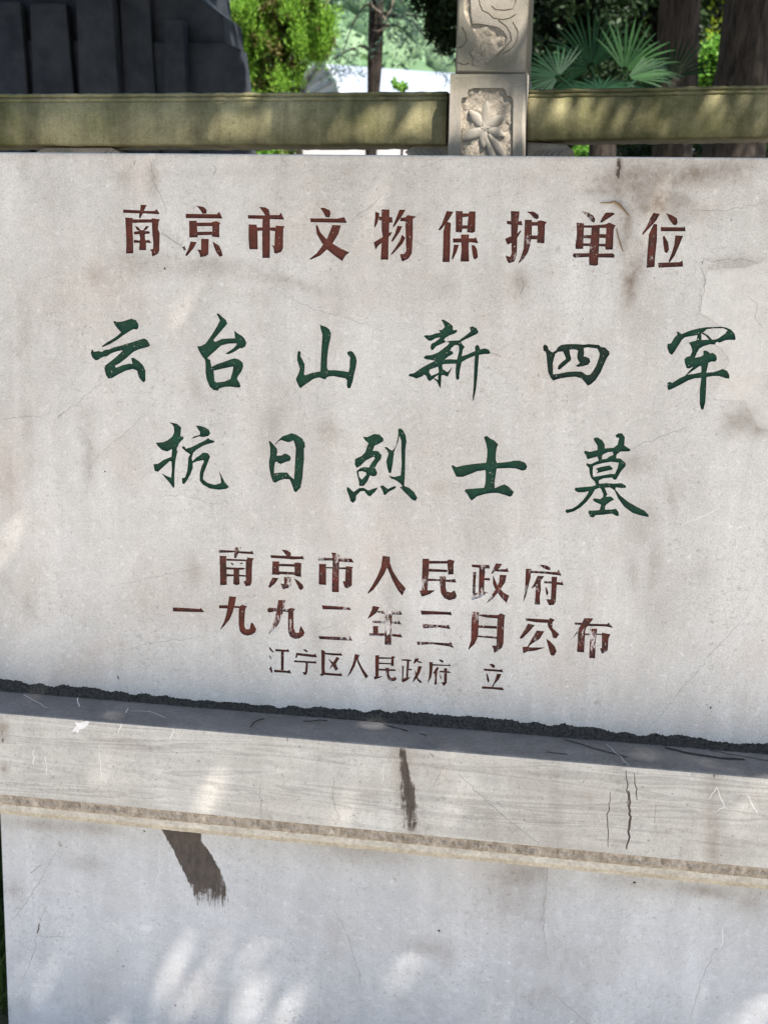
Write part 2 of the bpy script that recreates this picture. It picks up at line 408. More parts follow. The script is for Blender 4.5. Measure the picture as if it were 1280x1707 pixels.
g('新', 'green', 675, 520, 8, '''480,105 510,100 580,140 635,185 640,240 695,240 695,265 660,290 600,310 540,345 520,370 545,400 480,430 420,455 375,505 350,512 338,470 350,425 400,400 460,355 465,340 410,350 350,385 310,382 255,330 265,310 340,310 410,285 470,275 450,245 490,238 530,200 510,150;
545,395 620,382 720,378 800,320 875,260 862,205 900,190 950,215 980,265 955,295 860,340 765,385 745,400 760,430 795,465 770,505 755,590 820,570 900,535 935,520 930,465 962,435 985,455 1000,500 1060,485 1110,500 1138,540 1120,562 1050,562 985,575 975,700 960,900 945,1030 910,1188 900,1150 912,1000 920,750 930,585 840,620 755,668 735,760 722,850 725,885 700,912 678,885 672,800 680,690 520,695 495,705 500,760 560,800 580,790 632,728 600,800 570,862 500,840 485,850 475,1012 460,1005 425,930 380,890 330,925 300,900 280,850 245,835 240,855 150,890 110,870 45,855 60,825 120,815 220,745 320,690 400,650 270,630 245,605 280,580 360,572 440,540 520,480 570,440 590,410;
- 690,440 715,450 720,520 700,600 690,635 600,630 530,635 570,600 640,560 640,530 600,515 620,480 660,445;
- 330,770 440,730 450,800 430,820 350,850 320,800;- 385,880 440,840 440,905''')
g('四', 'greenw', 895, 550, 10, '''95,270 130,240 175,270 190,330 255,375 320,335 340,290 400,250 500,235 640,235 780,245 860,235 1030,250 1060,285 1130,290 1200,360 1205,410 1160,470 1110,580 1060,700 970,840 890,910 840,930 800,880 740,810 640,780 500,790 360,815 265,845 225,800 180,700 165,560 155,430 140,360 105,350;
- 300,400 350,365 430,360 460,430 480,480 400,545 350,600 340,650 370,665 450,600 560,505 565,465 545,400 540,330 600,322 680,340 665,430 670,490 710,550 640,600 680,618 760,605 850,580 885,530 870,475 810,445 775,440 780,380 775,300 840,290 1000,310 1040,390 1030,460 980,600 920,700 880,745 820,750 740,695 640,690 500,700 360,730 265,740 260,560 280,470 295,430''')
g('军', 'green', 1100, 530, 8, '''220,178 240,185 285,215 340,190 420,160 520,138 620,122 700,122 800,115 880,128 940,155 990,210 1005,280 990,296 920,292 860,300 790,332 765,320 735,330 735,355 660,352 580,375 520,410 490,460 460,530 540,515 575,490 570,440 600,432 640,450 660,470 700,465 745,500 755,550 735,582 680,582 640,600 625,680 612,730 720,720 780,700 830,680 890,705 920,760 920,808 880,808 780,775 700,775 615,790 610,960 600,1120 575,1220 545,1222 525,1150 525,950 545,800 460,805 380,830 260,895 150,950 110,965 95,935 90,870 120,850 160,865 260,800 330,770 400,690 440,650 390,675 350,670 325,600 320,550 350,520 400,505 425,440 410,380 380,330 420,315 480,300 495,230 400,245 330,258 290,290 240,370 190,450 155,495 120,470 92,400 95,345 140,340 190,260 225,225;
- 545,205 600,235 650,290 600,290 550,295;- 570,195 620,150 720,138 840,138 895,165 860,210 790,260 740,285 690,290 640,235;- 360,755 520,645 545,640 545,725 450,745''')
g('抗', 'green', 240, 690, 8, '''335,112 380,118 440,128 500,180 495,230 490,300 525,298 532,330 500,360 470,400 445,450 440,490 455,490 435,560 420,650 410,800 410,970 395,990 375,960 320,890 275,840 238,790 300,825 365,850 375,740 370,635 345,630 270,700 190,772 145,760 130,670 190,665 260,615 370,570 378,470 310,502 240,480 190,430 160,385 260,375 320,350 380,300 405,250 402,180 380,140;
695,155 750,158 820,180 870,215 888,260 860,295 790,310 735,300 680,320 632,335 670,300 745,280 750,240 720,200;
510,430 545,435 560,465 640,440 720,400 820,350 860,322 880,340 940,360 942,380 860,400 790,425 700,480 660,520 640,590 650,630 700,580 750,550 790,515 850,520 885,565 870,610 840,690 800,790 790,870 850,920 950,945 1030,920 1025,850 1000,755 1040,830 1080,910 1138,975 1100,1000 1000,1012 880,995 790,945 745,890 748,780 770,700 800,640 795,615 700,635 655,655 655,720 620,810 570,900 540,935 515,930 508,860 550,845 580,760 590,650 595,580 620,540 560,500 515,460''')
g('日', 'green', 430, 710, 10, '''182,250 210,255 270,320 320,380 325,440 315,495 400,490 440,460 490,468 545,510 550,550 530,585 480,595 380,635 340,620 320,595 290,605 275,680 270,790 380,775 490,775 530,830 600,890 610,780 620,600 632,370 610,290 590,240 560,262 490,270 430,250 390,235 340,260 300,312 290,300 340,240 420,165 480,150 560,120 640,145 740,210 780,280 788,350 768,380 770,560 755,700 745,860 712,1030 680,1060 640,1105 605,1090 570,990 530,890 440,885 360,910 290,948 250,930 215,830 190,700 185,600 205,480 205,370''')
g('烈', 'green', 560, 700, 8, '''358,225 420,228 510,185 580,195 635,250 630,285 570,320 515,345 490,410 560,415 610,470 600,520 550,580 520,640 550,700 540,740 500,755 455,740 420,820 370,880 310,882 305,820 285,740 275,680 330,640 380,628 440,635 470,580 520,510 500,490 400,540 330,610 275,640 250,590 255,520 340,480 390,430 420,340 435,310 390,275;
- 300,690 350,685 400,700 405,730 345,795 310,760;
640,365 680,362 720,395 750,410 780,380 805,330 830,200 828,125 850,112 890,130 930,210 940,290 925,400 920,700 910,880 975,905 1040,960 1085,1040 1060,1082 1010,1060 920,970 850,898 885,885 860,850 790,800 740,785 700,745 780,760 862,740 875,600 870,420 870,280 845,210 825,300 800,360 775,430 760,560 735,705 705,710 685,640 670,550 700,450 680,400;
145,895 170,900 235,960 310,908 370,905 430,940 500,915 560,900 530,950 460,1018 425,1010 380,950 330,950 270,1010 265,1070 230,1108 195,1085 180,1030 145,940;
585,885 625,870 690,920 780,880 805,895 780,920 700,960 660,1002 635,995 620,940''')
g('士', 'green', 735, 710, 8, '''570,150 605,130 660,170 710,195 760,245 742,290 730,370 728,450 745,495 900,478 980,462 1050,462 1120,490 1148,540 1130,585 1080,598 1000,568 900,562 770,568 740,570 728,650 712,760 715,830 780,800 845,778 900,810 968,880 945,930 915,945 860,925 760,895 680,895 600,905 480,940 405,998 375,960 350,910 312,870 325,845 380,840 500,830 570,825 590,760 595,650 590,590 480,605 370,650 290,680 205,680 175,620 138,535 155,520 200,550 300,525 440,505 600,490 612,420 615,320 600,240''')
g('墓', 'green', 930, 710, 8, '''470,165 520,150 580,185 618,240 620,300 740,290 790,250 810,160 775,155 762,125 800,98 850,98 888,150 880,260 965,315 950,340 830,342 780,380 770,430 830,435 900,500 895,540 840,600 770,718 735,715 720,690 600,700 545,725 540,740 545,770 640,762 740,770 840,762 905,800 900,825 850,830 770,820 760,845 830,930 930,1010 1050,1080 1150,1130 1205,1190 1200,1215 1100,1195 990,1160 880,1080 800,970 750,860 690,820 620,825 640,880 655,910 635,945 700,940 748,980 680,1020 630,1060 622,1115 700,1115 770,1105 805,1150 808,1200 770,1200 720,1170 600,1185 500,1190 470,1222 430,1215 398,1150 410,1128 480,1128 550,1120 570,1050 500,1020 460,990 475,965 560,975 595,950 600,910 570,840 550,825 490,850 450,920 380,1010 300,1085 210,1140 120,1165 95,1145 105,1115 180,1105 250,1065 330,990 390,910 405,870 340,885 260,885 220,860 225,825 330,815 450,805 500,790 485,740 440,700 420,640 410,560 372,520 380,495 430,510 540,460 520,410 390,445 370,400 342,350 355,330 420,345 525,320 520,260 480,200;
- 590,385 660,350 725,345 735,385 680,410 640,440 580,445;- 465,540 500,520 600,495 700,478 805,490 790,560 755,640 690,640 560,665 465,680 460,600;
500,570 560,548 680,525 725,560 720,585 640,600 510,632 530,600''')

g('南', 'redw', 350, 900, 8, '''122,132 325,142 400,150 540,158 562,142 588,192 400,180 330,168 122,172;335,98 420,98 400,145 375,190 350,245 325,240 325,180;
132,212 222,215 218,300 225,400 228,600 138,605 138,500 132,320;222,250 485,262 485,285 222,278;500,235 590,245 568,280 562,400 560,560 540,610 480,618 465,590 448,550 480,545 478,400 480,290;
275,305 300,305 322,332 300,335;395,322 420,302 445,312 420,325;220,362 300,368 440,370 479,382 440,400 220,395;315,372 395,375 392,480 400,590 360,605 312,590 318,480;
225,455 318,460 318,485 226,488;390,462 480,470 480,490 390,488''')
g('京', 'redw', 350, 900, 8, '''952,128 1030,138 1080,170 1080,210 1050,222 1020,210 985,165;805,202 1220,222 1235,205 1258,265 1235,255 1110,262 990,250 815,240;
835,285 928,288 922,380 928,468 830,462 832,370;924,318 1128,322 1128,358 924,350;924,418 1128,430 1128,465 926,458;1125,308 1165,300 1222,312 1215,400 1218,495 1150,485 1125,470 1130,400;
988,495 1088,492 1085,600 1050,640 975,660 958,620 942,580 990,590;835,502 918,510 870,580 800,640 780,630 800,570;1122,512 1180,545 1240,600 1250,640 1218,670 1190,655 1160,590''')
g('市', 'redv', 510, 900, 7.111, '''300,150 350,152 395,185 395,230 390,620 308,618 310,400 318,240 315,190;143,205 250,212 540,222 568,268 400,258 300,245 145,245;
155,285 240,285 240,535 152,528;238,322 312,322 312,340 238,338;392,325 475,325 472,350 392,345;475,310 560,320 548,345 545,540 490,575 460,565 435,490 465,490 468,400''')
g('人', 'redw', 510, 900, 7.111, '''908,188 995,200 995,270 1030,370 1100,480 1182,575 1140,662 1090,600 1030,490 975,360 960,330 930,400 860,510 800,590 735,640 735,620 790,530 850,420 890,320''')
g('民', 'redw', 680, 920, 7.111, '''172,80 250,82 245,250 230,455 322,455 260,500 165,532 150,500 135,460 165,455 165,300;248,105 462,108 462,138 248,140;246,198 465,212 465,240 245,235;
240,315 382,325 382,345 238,345;445,330 540,325 555,318 572,365 445,355;460,105 490,88 550,105 538,150 540,265 475,270 470,200;
375,288 448,292 445,420 460,470 510,480 550,455 578,520 560,555 490,575 430,550 390,490 378,400''')
g('政', 'redv', 680, 920, 7.111, '''755,150 960,155 970,180 960,200 755,180;842,175 915,178 905,320 900,470 945,478 870,535 755,575 742,510 790,490 835,480 838,350;
770,238 808,240 800,350 795,492 760,495 768,350;903,310 970,310 968,340 903,335;1040,135 1115,142 1085,190 1020,240 978,270 1000,220;1040,205 1150,205 1175,190 1195,240 1040,232;
1085,270 1168,275 1150,360 1090,450 1010,550 930,610 970,540 1040,440 1080,350;1005,275 1025,320 1060,400 1130,480 1198,520 1165,605 1100,540 1030,440 1005,380''')
g('府', 'redv', 850, 930, 7.111, '''345,80 420,85 480,115 475,145 430,140 385,115;248,152 550,168 575,140 608,212 420,188 248,180;185,128 250,130 245,220 215,350 185,460 152,530 155,500 175,400 180,250;
325,212 405,215 370,262 360,290 365,380 350,460 355,555 290,550 300,420 300,340 260,362 255,350 285,300;400,275 488,278 488,305 402,302;550,285 605,290 615,275 635,325 550,318;
490,222 555,225 550,350 540,520 515,558 460,562 440,520 425,490 480,490 488,350;415,340 440,365 452,420 440,445 425,430''')
g('一', 'redw', 270, 990, 7.111, '''130,160 260,165 450,178 465,165 505,218 380,215 135,208''')
g('九', 'red', 350, 900, 8, '''258,752 352,758 335,860 305,970 265,1060 200,1140 140,1200 145,1180 190,1090 220,990 240,880;122,872 240,870 240,915 125,912;318,880 410,885 400,912 315,905;
405,880 430,865 498,885 475,915 465,1020 460,1150 480,1190 530,1190 550,1100 575,1110 620,1190 605,1235 560,1265 500,1278 440,1260 400,1220 385,1120 385,960 390,915''')
g('九', 'redv', 350, 900, 8, '''910,802 1008,802 985,920 960,1030 905,1140 840,1210 788,1258 785,1240 830,1150 870,1040 895,910;768,920 800,900 890,912 886,950 790,970 768,955;984,925 1055,920 1053,965 978,958;
1050,920 1080,905 1140,920 1115,950 1115,1060 1118,1180 1150,1240 1190,1235 1195,1190 1215,1145 1265,1235 1245,1280 1190,1315 1130,1322 1070,1290 1042,1220 1042,1060 1045,960''')
g('二', 'redv', 510, 900, 7.111, '''188,775 500,795 512,785 535,838 500,830 200,822;150,1140 500,1155 515,1132 552,1195 400,1190 160,1175''')
g('年', 'redv', 510, 900, 7.111, '''790,782 872,795 840,860 770,915 725,938 750,890 780,830;850,840 1090,850 1110,832 1142,888 930,880 850,862;785,955 938,962 938,990 790,985;1014,962 1090,970 1105,955 1128,1002 1014,990;
795,1020 858,1022 858,1108 795,1108;748,1105 936,1105 936,1140 750,1135;1011,1110 1110,1122 1118,1108 1142,1158 1011,1142;940,875 1022,880 1015,1000 1010,1245 932,1242 935,1000''')
g('三', 'redv', 680, 920, 7.111, '''148,695 260,700 490,712 505,705 520,755 480,745 270,742 160,745;170,852 460,872 480,862 502,915 360,895 180,908;108,1062 250,1068 480,1082 510,1068 540,1138 480,1120 300,1095 110,1102''')
g('月', 'redv', 680, 920, 7.111, '''758,708 842,712 835,860 830,1000 790,1090 718,1160 715,1145 745,1050 748,880;836,738 1062,748 1062,790 940,780 836,758;832,868 1052,880 1052,912 832,900;829,990 1052,1005 1047,1030 824,1010;
1060,745 1100,728 1150,750 1140,800 1130,1080 1110,1140 1020,1200 1010,1150 990,1110 1045,1110 1050,1000''')
g('公', 'redw', 850, 930, 7.111, '''182,712 240,718 460,730 475,708 530,735 500,765 430,770 320,765 190,745;210,780 292,795 240,860 150,950 118,962 115,940 160,870;440,768 500,763 500,830 580,905 545,955 505,945 490,880 450,820;
315,860 405,870 350,960 270,1010 230,1040 225,1060 420,1062 300,1100 200,1110 155,1135 145,1055 205,1050 250,970;425,958 470,985 530,1050 550,1110 520,1160 480,1155 458,1080''')
g('布', 'redv', 850, 930, 7.111, '''880,712 985,718 940,780 900,830 890,870 880,1000 875,1120 790,1115 800,960 800,890 740,952 790,870 840,790;765,765 855,770 835,795 765,790;935,780 1150,785 1165,765 1218,830 1120,812 910,808;
948,840 1030,840 1018,960 1005,1190 935,1188 942,1000;880,895 948,895 948,915 880,915;1022,895 1088,900 1086,915 1020,912;1085,885 1190,905 1165,950 1155,1100 1085,1138 1062,1070 1085,1070''')

g('江', 'redw', 430, 1070, 8, '''145,72 165,75 212,130 200,145 165,115;145,180 165,185 182,225 175,235;178,318 185,345 198,410 180,412 150,360;232,95 390,105 402,90 425,132 400,135 235,125;308,122 348,122 345,378 308,376;218,370 400,385 425,370 445,425 380,412 218,405''')
g('宁', 'redw', 430, 1070, 8, '''600,98 640,100 668,130 655,140 625,125;510,145 750,170 768,155 790,205 735,205 530,180 520,215 500,215;482,245 750,262 765,248 788,290 640,280 482,270;640,278 668,280 662,400 650,435 618,442 592,405 630,400''')
g('区', 'redw', 430, 1070, 8, '''842,105 890,120 900,145 1090,155 1105,145 1130,185 1000,180 895,165 890,370 900,410 1090,425 1105,410 1130,458 1000,450 880,440 858,460 820,435 848,420 845,200;
1045,200 1090,215 1040,290 1070,365 1035,385 1000,325 950,365 985,300 935,220 985,260 1005,270''')
g('人', 'redw', 570, 1080, 9.846, '''215,100 292,115 265,185 330,320 432,465 390,505 330,400 262,260 245,200 215,290 150,410 85,480 120,400 175,270''')
g('民', 'redw', 570, 1080, 9.846, '''545,120 612,120 605,300 600,470 680,462 600,500 535,522 522,480 548,460;608,150 810,158 820,130 875,150 850,180 850,300 800,290 810,182 608,180;607,240 812,250 812,272 606,265;
605,340 712,345 870,350 885,380 780,380 604,372;710,325 775,330 770,430 800,490 850,490 865,465 900,510 870,540 810,550 760,520 725,440''')
g('政', 'redw', 570, 1080, 9.846, '''975,188 1060,185 1130,195 1145,218 1105,215 1095,340 1150,350 1145,372 1090,365 1085,485 1135,478 1060,540 990,570 970,520 1010,500 1050,490 1065,215 980,208;985,290 1012,300 1005,505 985,505;
1200,172 1262,172 1250,209 1180,264 1172,240;1235,212 1297,222 1315,252 1240,240;1249,298 1314,302 1273,418 1230,492 1156,578 1180,490 1224,405;1190,355 1216,405 1252,505 1310,554 1290,582 1240,540 1205,470''')
g('府', 'redw', 690, 1080, 8, '''320,158 360,155 392,175 390,198 360,190;248,215 460,228 470,210 492,245 430,240 248,238;202,188 250,190 245,300 230,390 180,478 195,400 205,300;
300,258 335,262 310,310 302,400 302,490 268,490 280,400 275,345 250,338;340,305 470,312 490,338 340,325;400,270 440,272 438,400 435,470 400,508 378,490 365,460 400,455;340,345 362,380 365,415 350,415''')
g('立', 'redw', 690, 1080, 8, '''1000,218 1045,210 1080,235 1070,270 1040,262;930,275 1150,292 1165,278 1188,325 1080,315 930,305;960,335 985,360 1005,440 985,465 970,420;
1105,345 1165,348 1130,420 1075,480 1055,522 1180,528 1198,568 1040,550 900,545 905,512 1035,520 1070,450''')

# ------------------------------------------------------------------ carved faces
def signed(poly):
    return sum(poly[i][0] * poly[(i + 1) % len(poly)][1] - poly[(i + 1) % len(poly)][0] * poly[i][1] for i in range(len(poly))) * 0.5

def strip(pts, w):
    """thin closed outline along a polyline (world units on the plane)"""
    L = []; Rr = []
    n = len(pts)
    for i, p in enumerate(pts):
        a = Vector(pts[max(i - 1, 0)]); b = Vector(pts[min(i + 1, n - 1)])
        d = (b - a).normalized(); nn = Vector((-d.y, d.x))
        ww = (w[i] if isinstance(w, (list, tuple)) else w) * 0.5
        L.append(tuple(Vector(p) + nn * ww)); Rr.append(tuple(Vector(p) - nn * ww))
    return L + Rr[::-1]

def rough_line(pts, step=0.012, amp=0.0022):
    out = []
    for i in range(len(pts) - 1):
        a = Vector(pts[i]); b = Vector(pts[i + 1]); n = max(1, int((b - a).length / step))
        d = (b - a).normalized(); nn = Vector((-d.y, d.x))
        for k in range(n):
            out.append(tuple(a + (b - a) * ((k + random.uniform(-.3, .3)) / n if k else 0) + nn * (random.gauss(0, amp) if (k or i) else 0)))
    out.append(tuple(pts[-1]))
    return out

def carve(x0, x1, z0, z1, grid, shapes, extra=None):
    """Delaunay face over a rectangle; shapes = [(key, polygon)], later ones win, key None restores the surface.
    returns verts, triangles, key per triangle"""
    V = []; E = []; F = []
    nx = max(2, int((x1 - x0) / grid)); nz = max(2, int((z1 - z0) / grid))
    ring = [(x0 + (x1 - x0) * i / nx, z0) for i in range(nx)] + [(x1, z0 + (z1 - z0) * i / nz) for i in range(nz)] + \
           [(x1 - (x1 - x0) * i / nx, z1) for i in range(nx)] + [(x0, z1 - (z1 - z0) * i / nz) for i in range(nz)]
    F.append(list(range(len(ring)))); V += ring
    keys = ['surface']
    for key, poly in shapes:
        if signed(poly) < 0: poly = poly[::-1]
        F.append(list(range(len(V), len(V) + len(poly)))); V += [tuple(p) for p in poly]
        keys.append(key)
    for i in range(1, nx):
        for k in range(1, nz):
            V.append((x0 + (x1 - x0) * (i + random.uniform(-.25, .25)) / nx, z0 + (z1 - z0) * (k + random.uniform(-.25, .25)) / nz))
    vo, eo, fo, ov, oe, of = delaunay_2d_cdt([Vector(v) for v in V], [], F, 1, 1e-6, True)
    kk = []; tris = []
    for f, src in zip(fo, of):
        k = keys[max(src)] if src else 'surface'
        if k is None: k = 'surface'
        if len(f) == 3:
            tris.append(f); kk.append(k)
        else:
            for j in range(1, len(f) - 1):
                tris.append((f[0], f[j], f[j + 1])); kk.append(k)
    P = np.array([(v.x, v.y) for v in vo])
    T = np.array(tris)
    # counter-clockwise everywhere
    a = P[T[:, 0]]; b = P[T[:, 1]]; c = P[T[:, 2]]
    s = (b[:, 0] - a[:, 0]) * (c[:, 1] - a[:, 1]) - (b[:, 1] - a[:, 1]) * (c[:, 0] - a[:, 0])
    T[s < 0] = T[s < 0][:, ::-1]
    ctr = (a + b + c) / 3
    keep = (np.abs(s) > 1e-13) & (ctr[:, 0] > x0 - 1e-7) & (ctr[:, 0] < x1 + 1e-7) & (ctr[:, 1] > z0 - 1e-7) & (ctr[:, 1] < z1 + 1e-7)
    return P, T[keep], [k for k, q in zip(kk, keep) if q]

def sink(P, T, sel, Y, depth):
    """floor + walls for the chosen triangles pushed back from the plane Y by depth"""
    idx = np.unique(T[sel]); remap = {int(v): i for i, v in enumerate(idx)}
    n = len(idx)
    ed = {}
    for t in T[sel]:
        for a, b in ((t[0], t[1]), (t[1], t[2]), (t[2], t[0])):
            a = int(a); b = int(b)
            if (b, a) in ed: del ed[(b, a)]
            else: ed[(a, b)] = 1
    V = [(P[i][0], Y + depth, P[i][1]) for i in idx] + [(P[i][0], Y, P[i][1]) for i in idx]
    F = [tuple(remap[int(q)] for q in t) for t in T[sel]]
    for a, b in ed:
        a = remap[a]; b = remap[b]
        F.append((a + n, b + n, b)); F.append((a + n, b, a))
    return np.array(V), np.array(F)

def w2(px, py, Y):
    p = at(px, py, Y); return (p.x, p.z)

def sd_poly(P, poly):
    """signed distance (inside positive) of points P to polygon, numpy"""
    poly = np.asarray(poly); n = len(poly)
    d = np.full(len(P), 1e9); ins = np.zeros(len(P), bool)
    for i in range(n):
        a = poly[i]; b = poly[(i + 1) % n]
        e = b - a; w = P - a
        t = np.clip((w @ e) / max(e @ e, 1e-12), 0, 1)
        d = np.minimum(d, np.linalg.norm(w - t[:, None] * e, axis=1))
        c1 = (P[:, 1] >= a[1]) & (P[:, 1] < b[1]); c2 = (P[:, 1] < a[1]) & (P[:, 1] >= b[1])
        cr = e[0] * w[:, 1] - e[1] * w[:, 0]
        ins ^= (c1 & (cr > 0)) | (c2 & (cr < 0))
    return np.where(ins, d, -d)

def blob(P, px, py, rx, ry, ang, s, Y):
    c = w2(px, py, Y); k = 0.00102
    a = R_(ang); ca, sa = math.cos(a), math.sin(a)
    dx = P[:, 0] - c[0]; dz = P[:, 1] - c[1]
    u = (dx * ca + dz * sa) / (rx * k); v = (-dx * sa + dz * ca) / (ry * k)
    return s * np.exp(-(u * u + v * v))

def line_blob(P, pts, w, s, Y):
    q = [np.array(w2(*p, Y)) for p in pts]; d = np.full(len(P), 1e9)
    for a, b in zip(q[:-1], q[1:]):
        e = b - a; t = np.clip(((P - a) @ e) / (e @ e), 0, 1)
        d = np.minimum(d, np.linalg.norm(P - a - t[:, None] * e, axis=1))
    return s * np.exp(-(d / w) ** 2)

TAB = empty('inscribed_tablet', (-0.31, 0.1, 0.0), 'large pale marble tablet carved with red and green Chinese characters, on its stepped pedestal', 'monument')

# ---- tablet slab
TX0, TX1, TZ0, TZ1, TH = -1.16, 0.47, 0.705, 1.6815, 0.17
shapes = []
cracks = [  # (pixel polyline, width mm, key)
    ([(585, 370), (600, 356), (622, 341), (640, 322)], 0.9, 'faint'), ([(450, 478), (492, 501), (525, 516), (565, 527), (610, 540), (640, 551)], 0.7, 'faint'),
    ([(95, 697), (112, 684), (130, 672), (152, 652), (180, 632)], 0.8, 'faint'), ([(96, 697), (108, 686)], 2.2, 'faint'),
    ([(250, 675), (240, 692), (222, 710), (190, 738), (150, 775)], 0.7, 'faint'), ([(150, 775), (148, 800), (144, 822)], 0.6, 'faint'),
    ([(268, 388), (290, 401), (306, 414)], 2.0, 'faint'), ([(306, 411), (309, 417)], 4.5, 'crack'),
    ([(5, 699), (50, 694), (80, 690), (88, 672)], 0.7, 'faint'), ([(1050, 748), (1085, 735), (1142, 713)], 0.9, 'faint'),
    ([(815, 588), (826, 590), (835, 595)], 1.4, 'faint'),
    ([(185, 978), (240, 966), (340, 944)], 0.7, 'faint'), ([(180, 1090), (250, 1072), (350, 1059)], 0.6, 'faint'),
    ([(1075, 1218), (1110, 1180), (1180, 1095), (1255, 1013)], 0.7, 'faint'), ([(1172, 432), (1168, 445), (1175, 470), (1170, 495), (1166, 520)], 1.2, 'faint'),
    ([(1170, 430), (1185, 436), (1215, 433), (1238, 430), (1262, 440)], 1.0, 'faint'), ([(1245, 492), (1262, 505), (1256, 530), (1270, 545)], 0.8, 'faint'),
    ([(1120, 282), (1124, 300), (1121, 318)], 1.0, 'faint'), ([(250, 262), (256, 300), (264, 318), (275, 340), (278, 356)], 1.1, 'faint'),
    ([(1150, 350), (1190, 352), (1240, 345), (1280, 335)], 0.7, 'faint'), ([(700, 1140), (760, 1105), (790, 1090)], 0.6, 'faint'),
    ([(265, 830), (300, 822), (345, 838), (385, 839)], 0.6, 'faint'), ([(525, 1055), (560, 1040)], 0.7, 'faint'),
    ([(197, 1127), (198, 1132)], 2.5, 'crack'), ([(274, 446), (276, 449)], 2.5, 'crack'), ([(175, 785), (176, 787)], 2.2, 'crack'), ([(1183, 1178), (1184, 1181)], 3, 'crack'),
    ([(356, 275), (360, 282), (357, 290)], 1.8, 'faint'), ([(226, 268), (224, 275)], 2.2, 'faint'), ([(868, 462), (873, 472), (866, 492)], 1.6, 'faint'),
    ([(1135, 876), (1165, 862), (1200, 848)], 1.1, 'scratch'),
    ([(700, 280), (760, 262)], 0.6, 'faint'),
]
for pl, wmm, key in cracks:
    q = rough_line([w2(*p, 0.0) for p in pl], 0.007, 0.0014); wmm *= .8 if key != 'crack' else 1
    n = len(q)
    ww = [wmm * 0.001 * (0.35 + 0.65 * math.sin(math.pi * (i + 0.3) / (n - 0.4 + 1e-6)) ** 0.5 if n > 2 else 1) for i in range(n)]
    shapes.append((key, strip(q, ww)))
for gi, (ch, mt, polys) in enumerate(G):
    for hole, poly in polys:
        q = [w2(x, y, 0.0) for x, y in poly]
        shapes.append((None if hole else gi, q))
P, T, K = carve(TX0, TX1, TZ0, TZ1, 0.0075, shapes)
K = np.array([k if isinstance(k, int) else {'surface': -1, 'crack': -2, 'faint': -3, 'scratch': -4}[k] for k in K])

st = np.zeros((len(P), 3))
def B(ch, px, py, rx, ry, ang, s): st[:, ch] = np.maximum(st[:, ch], blob(P, px, py, rx, ry, ang, min(.95, s * 1.35), 0.0))
B(0, 1070, 300, 80, 36, 8, .9); B(0, 1090, 335, 55, 32, 0, .8); B(0, 1160, 292, 90, 24, 10, .65); B(0, 1040, 330, 22, 60, -5, .5)
B(0, 1052, 470, 17, 55, -6, .9); B(0, 1062, 430, 22, 60, 0, .35); B(0, 1075, 520, 40, 60, 0, .22); B(0, 1000, 400, 60, 90, 0, .18)
B(0, 1235, 700, 34, 22, 30, .55); B(0, 1262, 715, 25, 14, 0, .5); B(0, 1050, 770, 36, 22, -10, .35); B(0, 1090, 950, 14, 60, 0, .28); B(0, 1070, 880, 30, 40, 0, .28)
B(0, 255, 300, 16, 50, 4, .35); B(0, 250, 440, 70, 26, 0, .32); B(0, 350, 445, 90, 20, 0, .34); B(0, 160, 455, 20, 30, 0, .3); B(0, 480, 470, 120, 14, -12, .3)
B(0, 150, 760, 14, 60, 0, .30); B(0, 148, 700, 25, 40, 0, .22); B(0, 290, 400, 40, 14, -40, .28); B(0, 640, 480, 260, 70, 0, .12); B(0, 700, 300, 500, 45, 0, .17)
B(0, 865, 470, 22, 30, 0, .45); B(0, 740, 480, 30, 26, 0, .3); B(0, 600, 280, 90, 14, 0, .25); B(0, 420, 285, 60, 14, 0, .25); B(0, 1100, 1010, 30, 50, 0, .2)
B(0, 1150, 360, 40, 14, 10, .35); B(0, 1230, 440, 45, 14, 0, .4); B(0, 930, 350, 40, 60, 20, .14); B(0, 560, 560, 18, 60, 0, .2)
B(0, 40, 550, 16, 60, 0, .2); B(0, 90, 330, 20, 60, 0, .16); B(0, 340, 1010, 160, 40, 10, .10); B(0, 800, 900, 40, 70, 0, .13)
B(0, 640, 330, 760, 150, 0, .14); B(0, 300, 600, 420, 200, 0, .07); B(0, 1150, 560, 220, 260, 0, .08)
B(0, 1046, 372, 12, 60, -4, .6); B(0, 1010, 318, 50, 10, 5, .55); B(0, 1130, 340, 40, 12, -10, .55); B(0, 1200, 300, 60, 16, 0, .35); B(0, 430, 290, 300, 18, 0, .18)
for k in range(40):
    B(0, rng.uniform(0, 1280), rng.uniform(270, 1120), rng.uniform(6, 22), rng.uniform(8, 50), rng.uniform(-15, 15), rng.uniform(.1, .3))
st[:, 0] = np.maximum(st[:, 0], line_blob(P, [(1032, 262), (1028, 300), (1030, 340)], 0.007, .95, 0.0))
st[:, 0] = np.maximum(st[:, 0], line_blob(P, [(1031, 300), (1024, 335)], 0.006, .8, 0.0))
st[:, 0] = np.maximum(st[:, 0], line_blob(P, [(900, 415), (960, 421), (1010, 424)], 0.002, .5, 0.0))
st[:, 0] = np.maximum(st[:, 0], line_blob(P, [(0, 259), (400, 259), (800, 262), (1280, 266)], 0.006, .35, 0.0))
st[:, 1] = np.maximum(st[:, 1], line_blob(P, [(1030, 264), (1031, 285), (1027, 297)], 0.0055, .72, 0.0))
# newer, paler repair patch at the right edge
pp = [w2(*q, 0.0) for q in [(1290, 425), (1240, 445), (1180, 450), (1168, 480), (1165, 520), (1200, 545), (1190, 570), (1215, 600), (1195, 640), (1188, 668), (1240, 672), (1262, 715), (1290, 720)]]
sdp = sd_poly(P, pp); st[:, 2] = np.clip(0.5 + sdp / 0.03, 0, 1) * 1.0

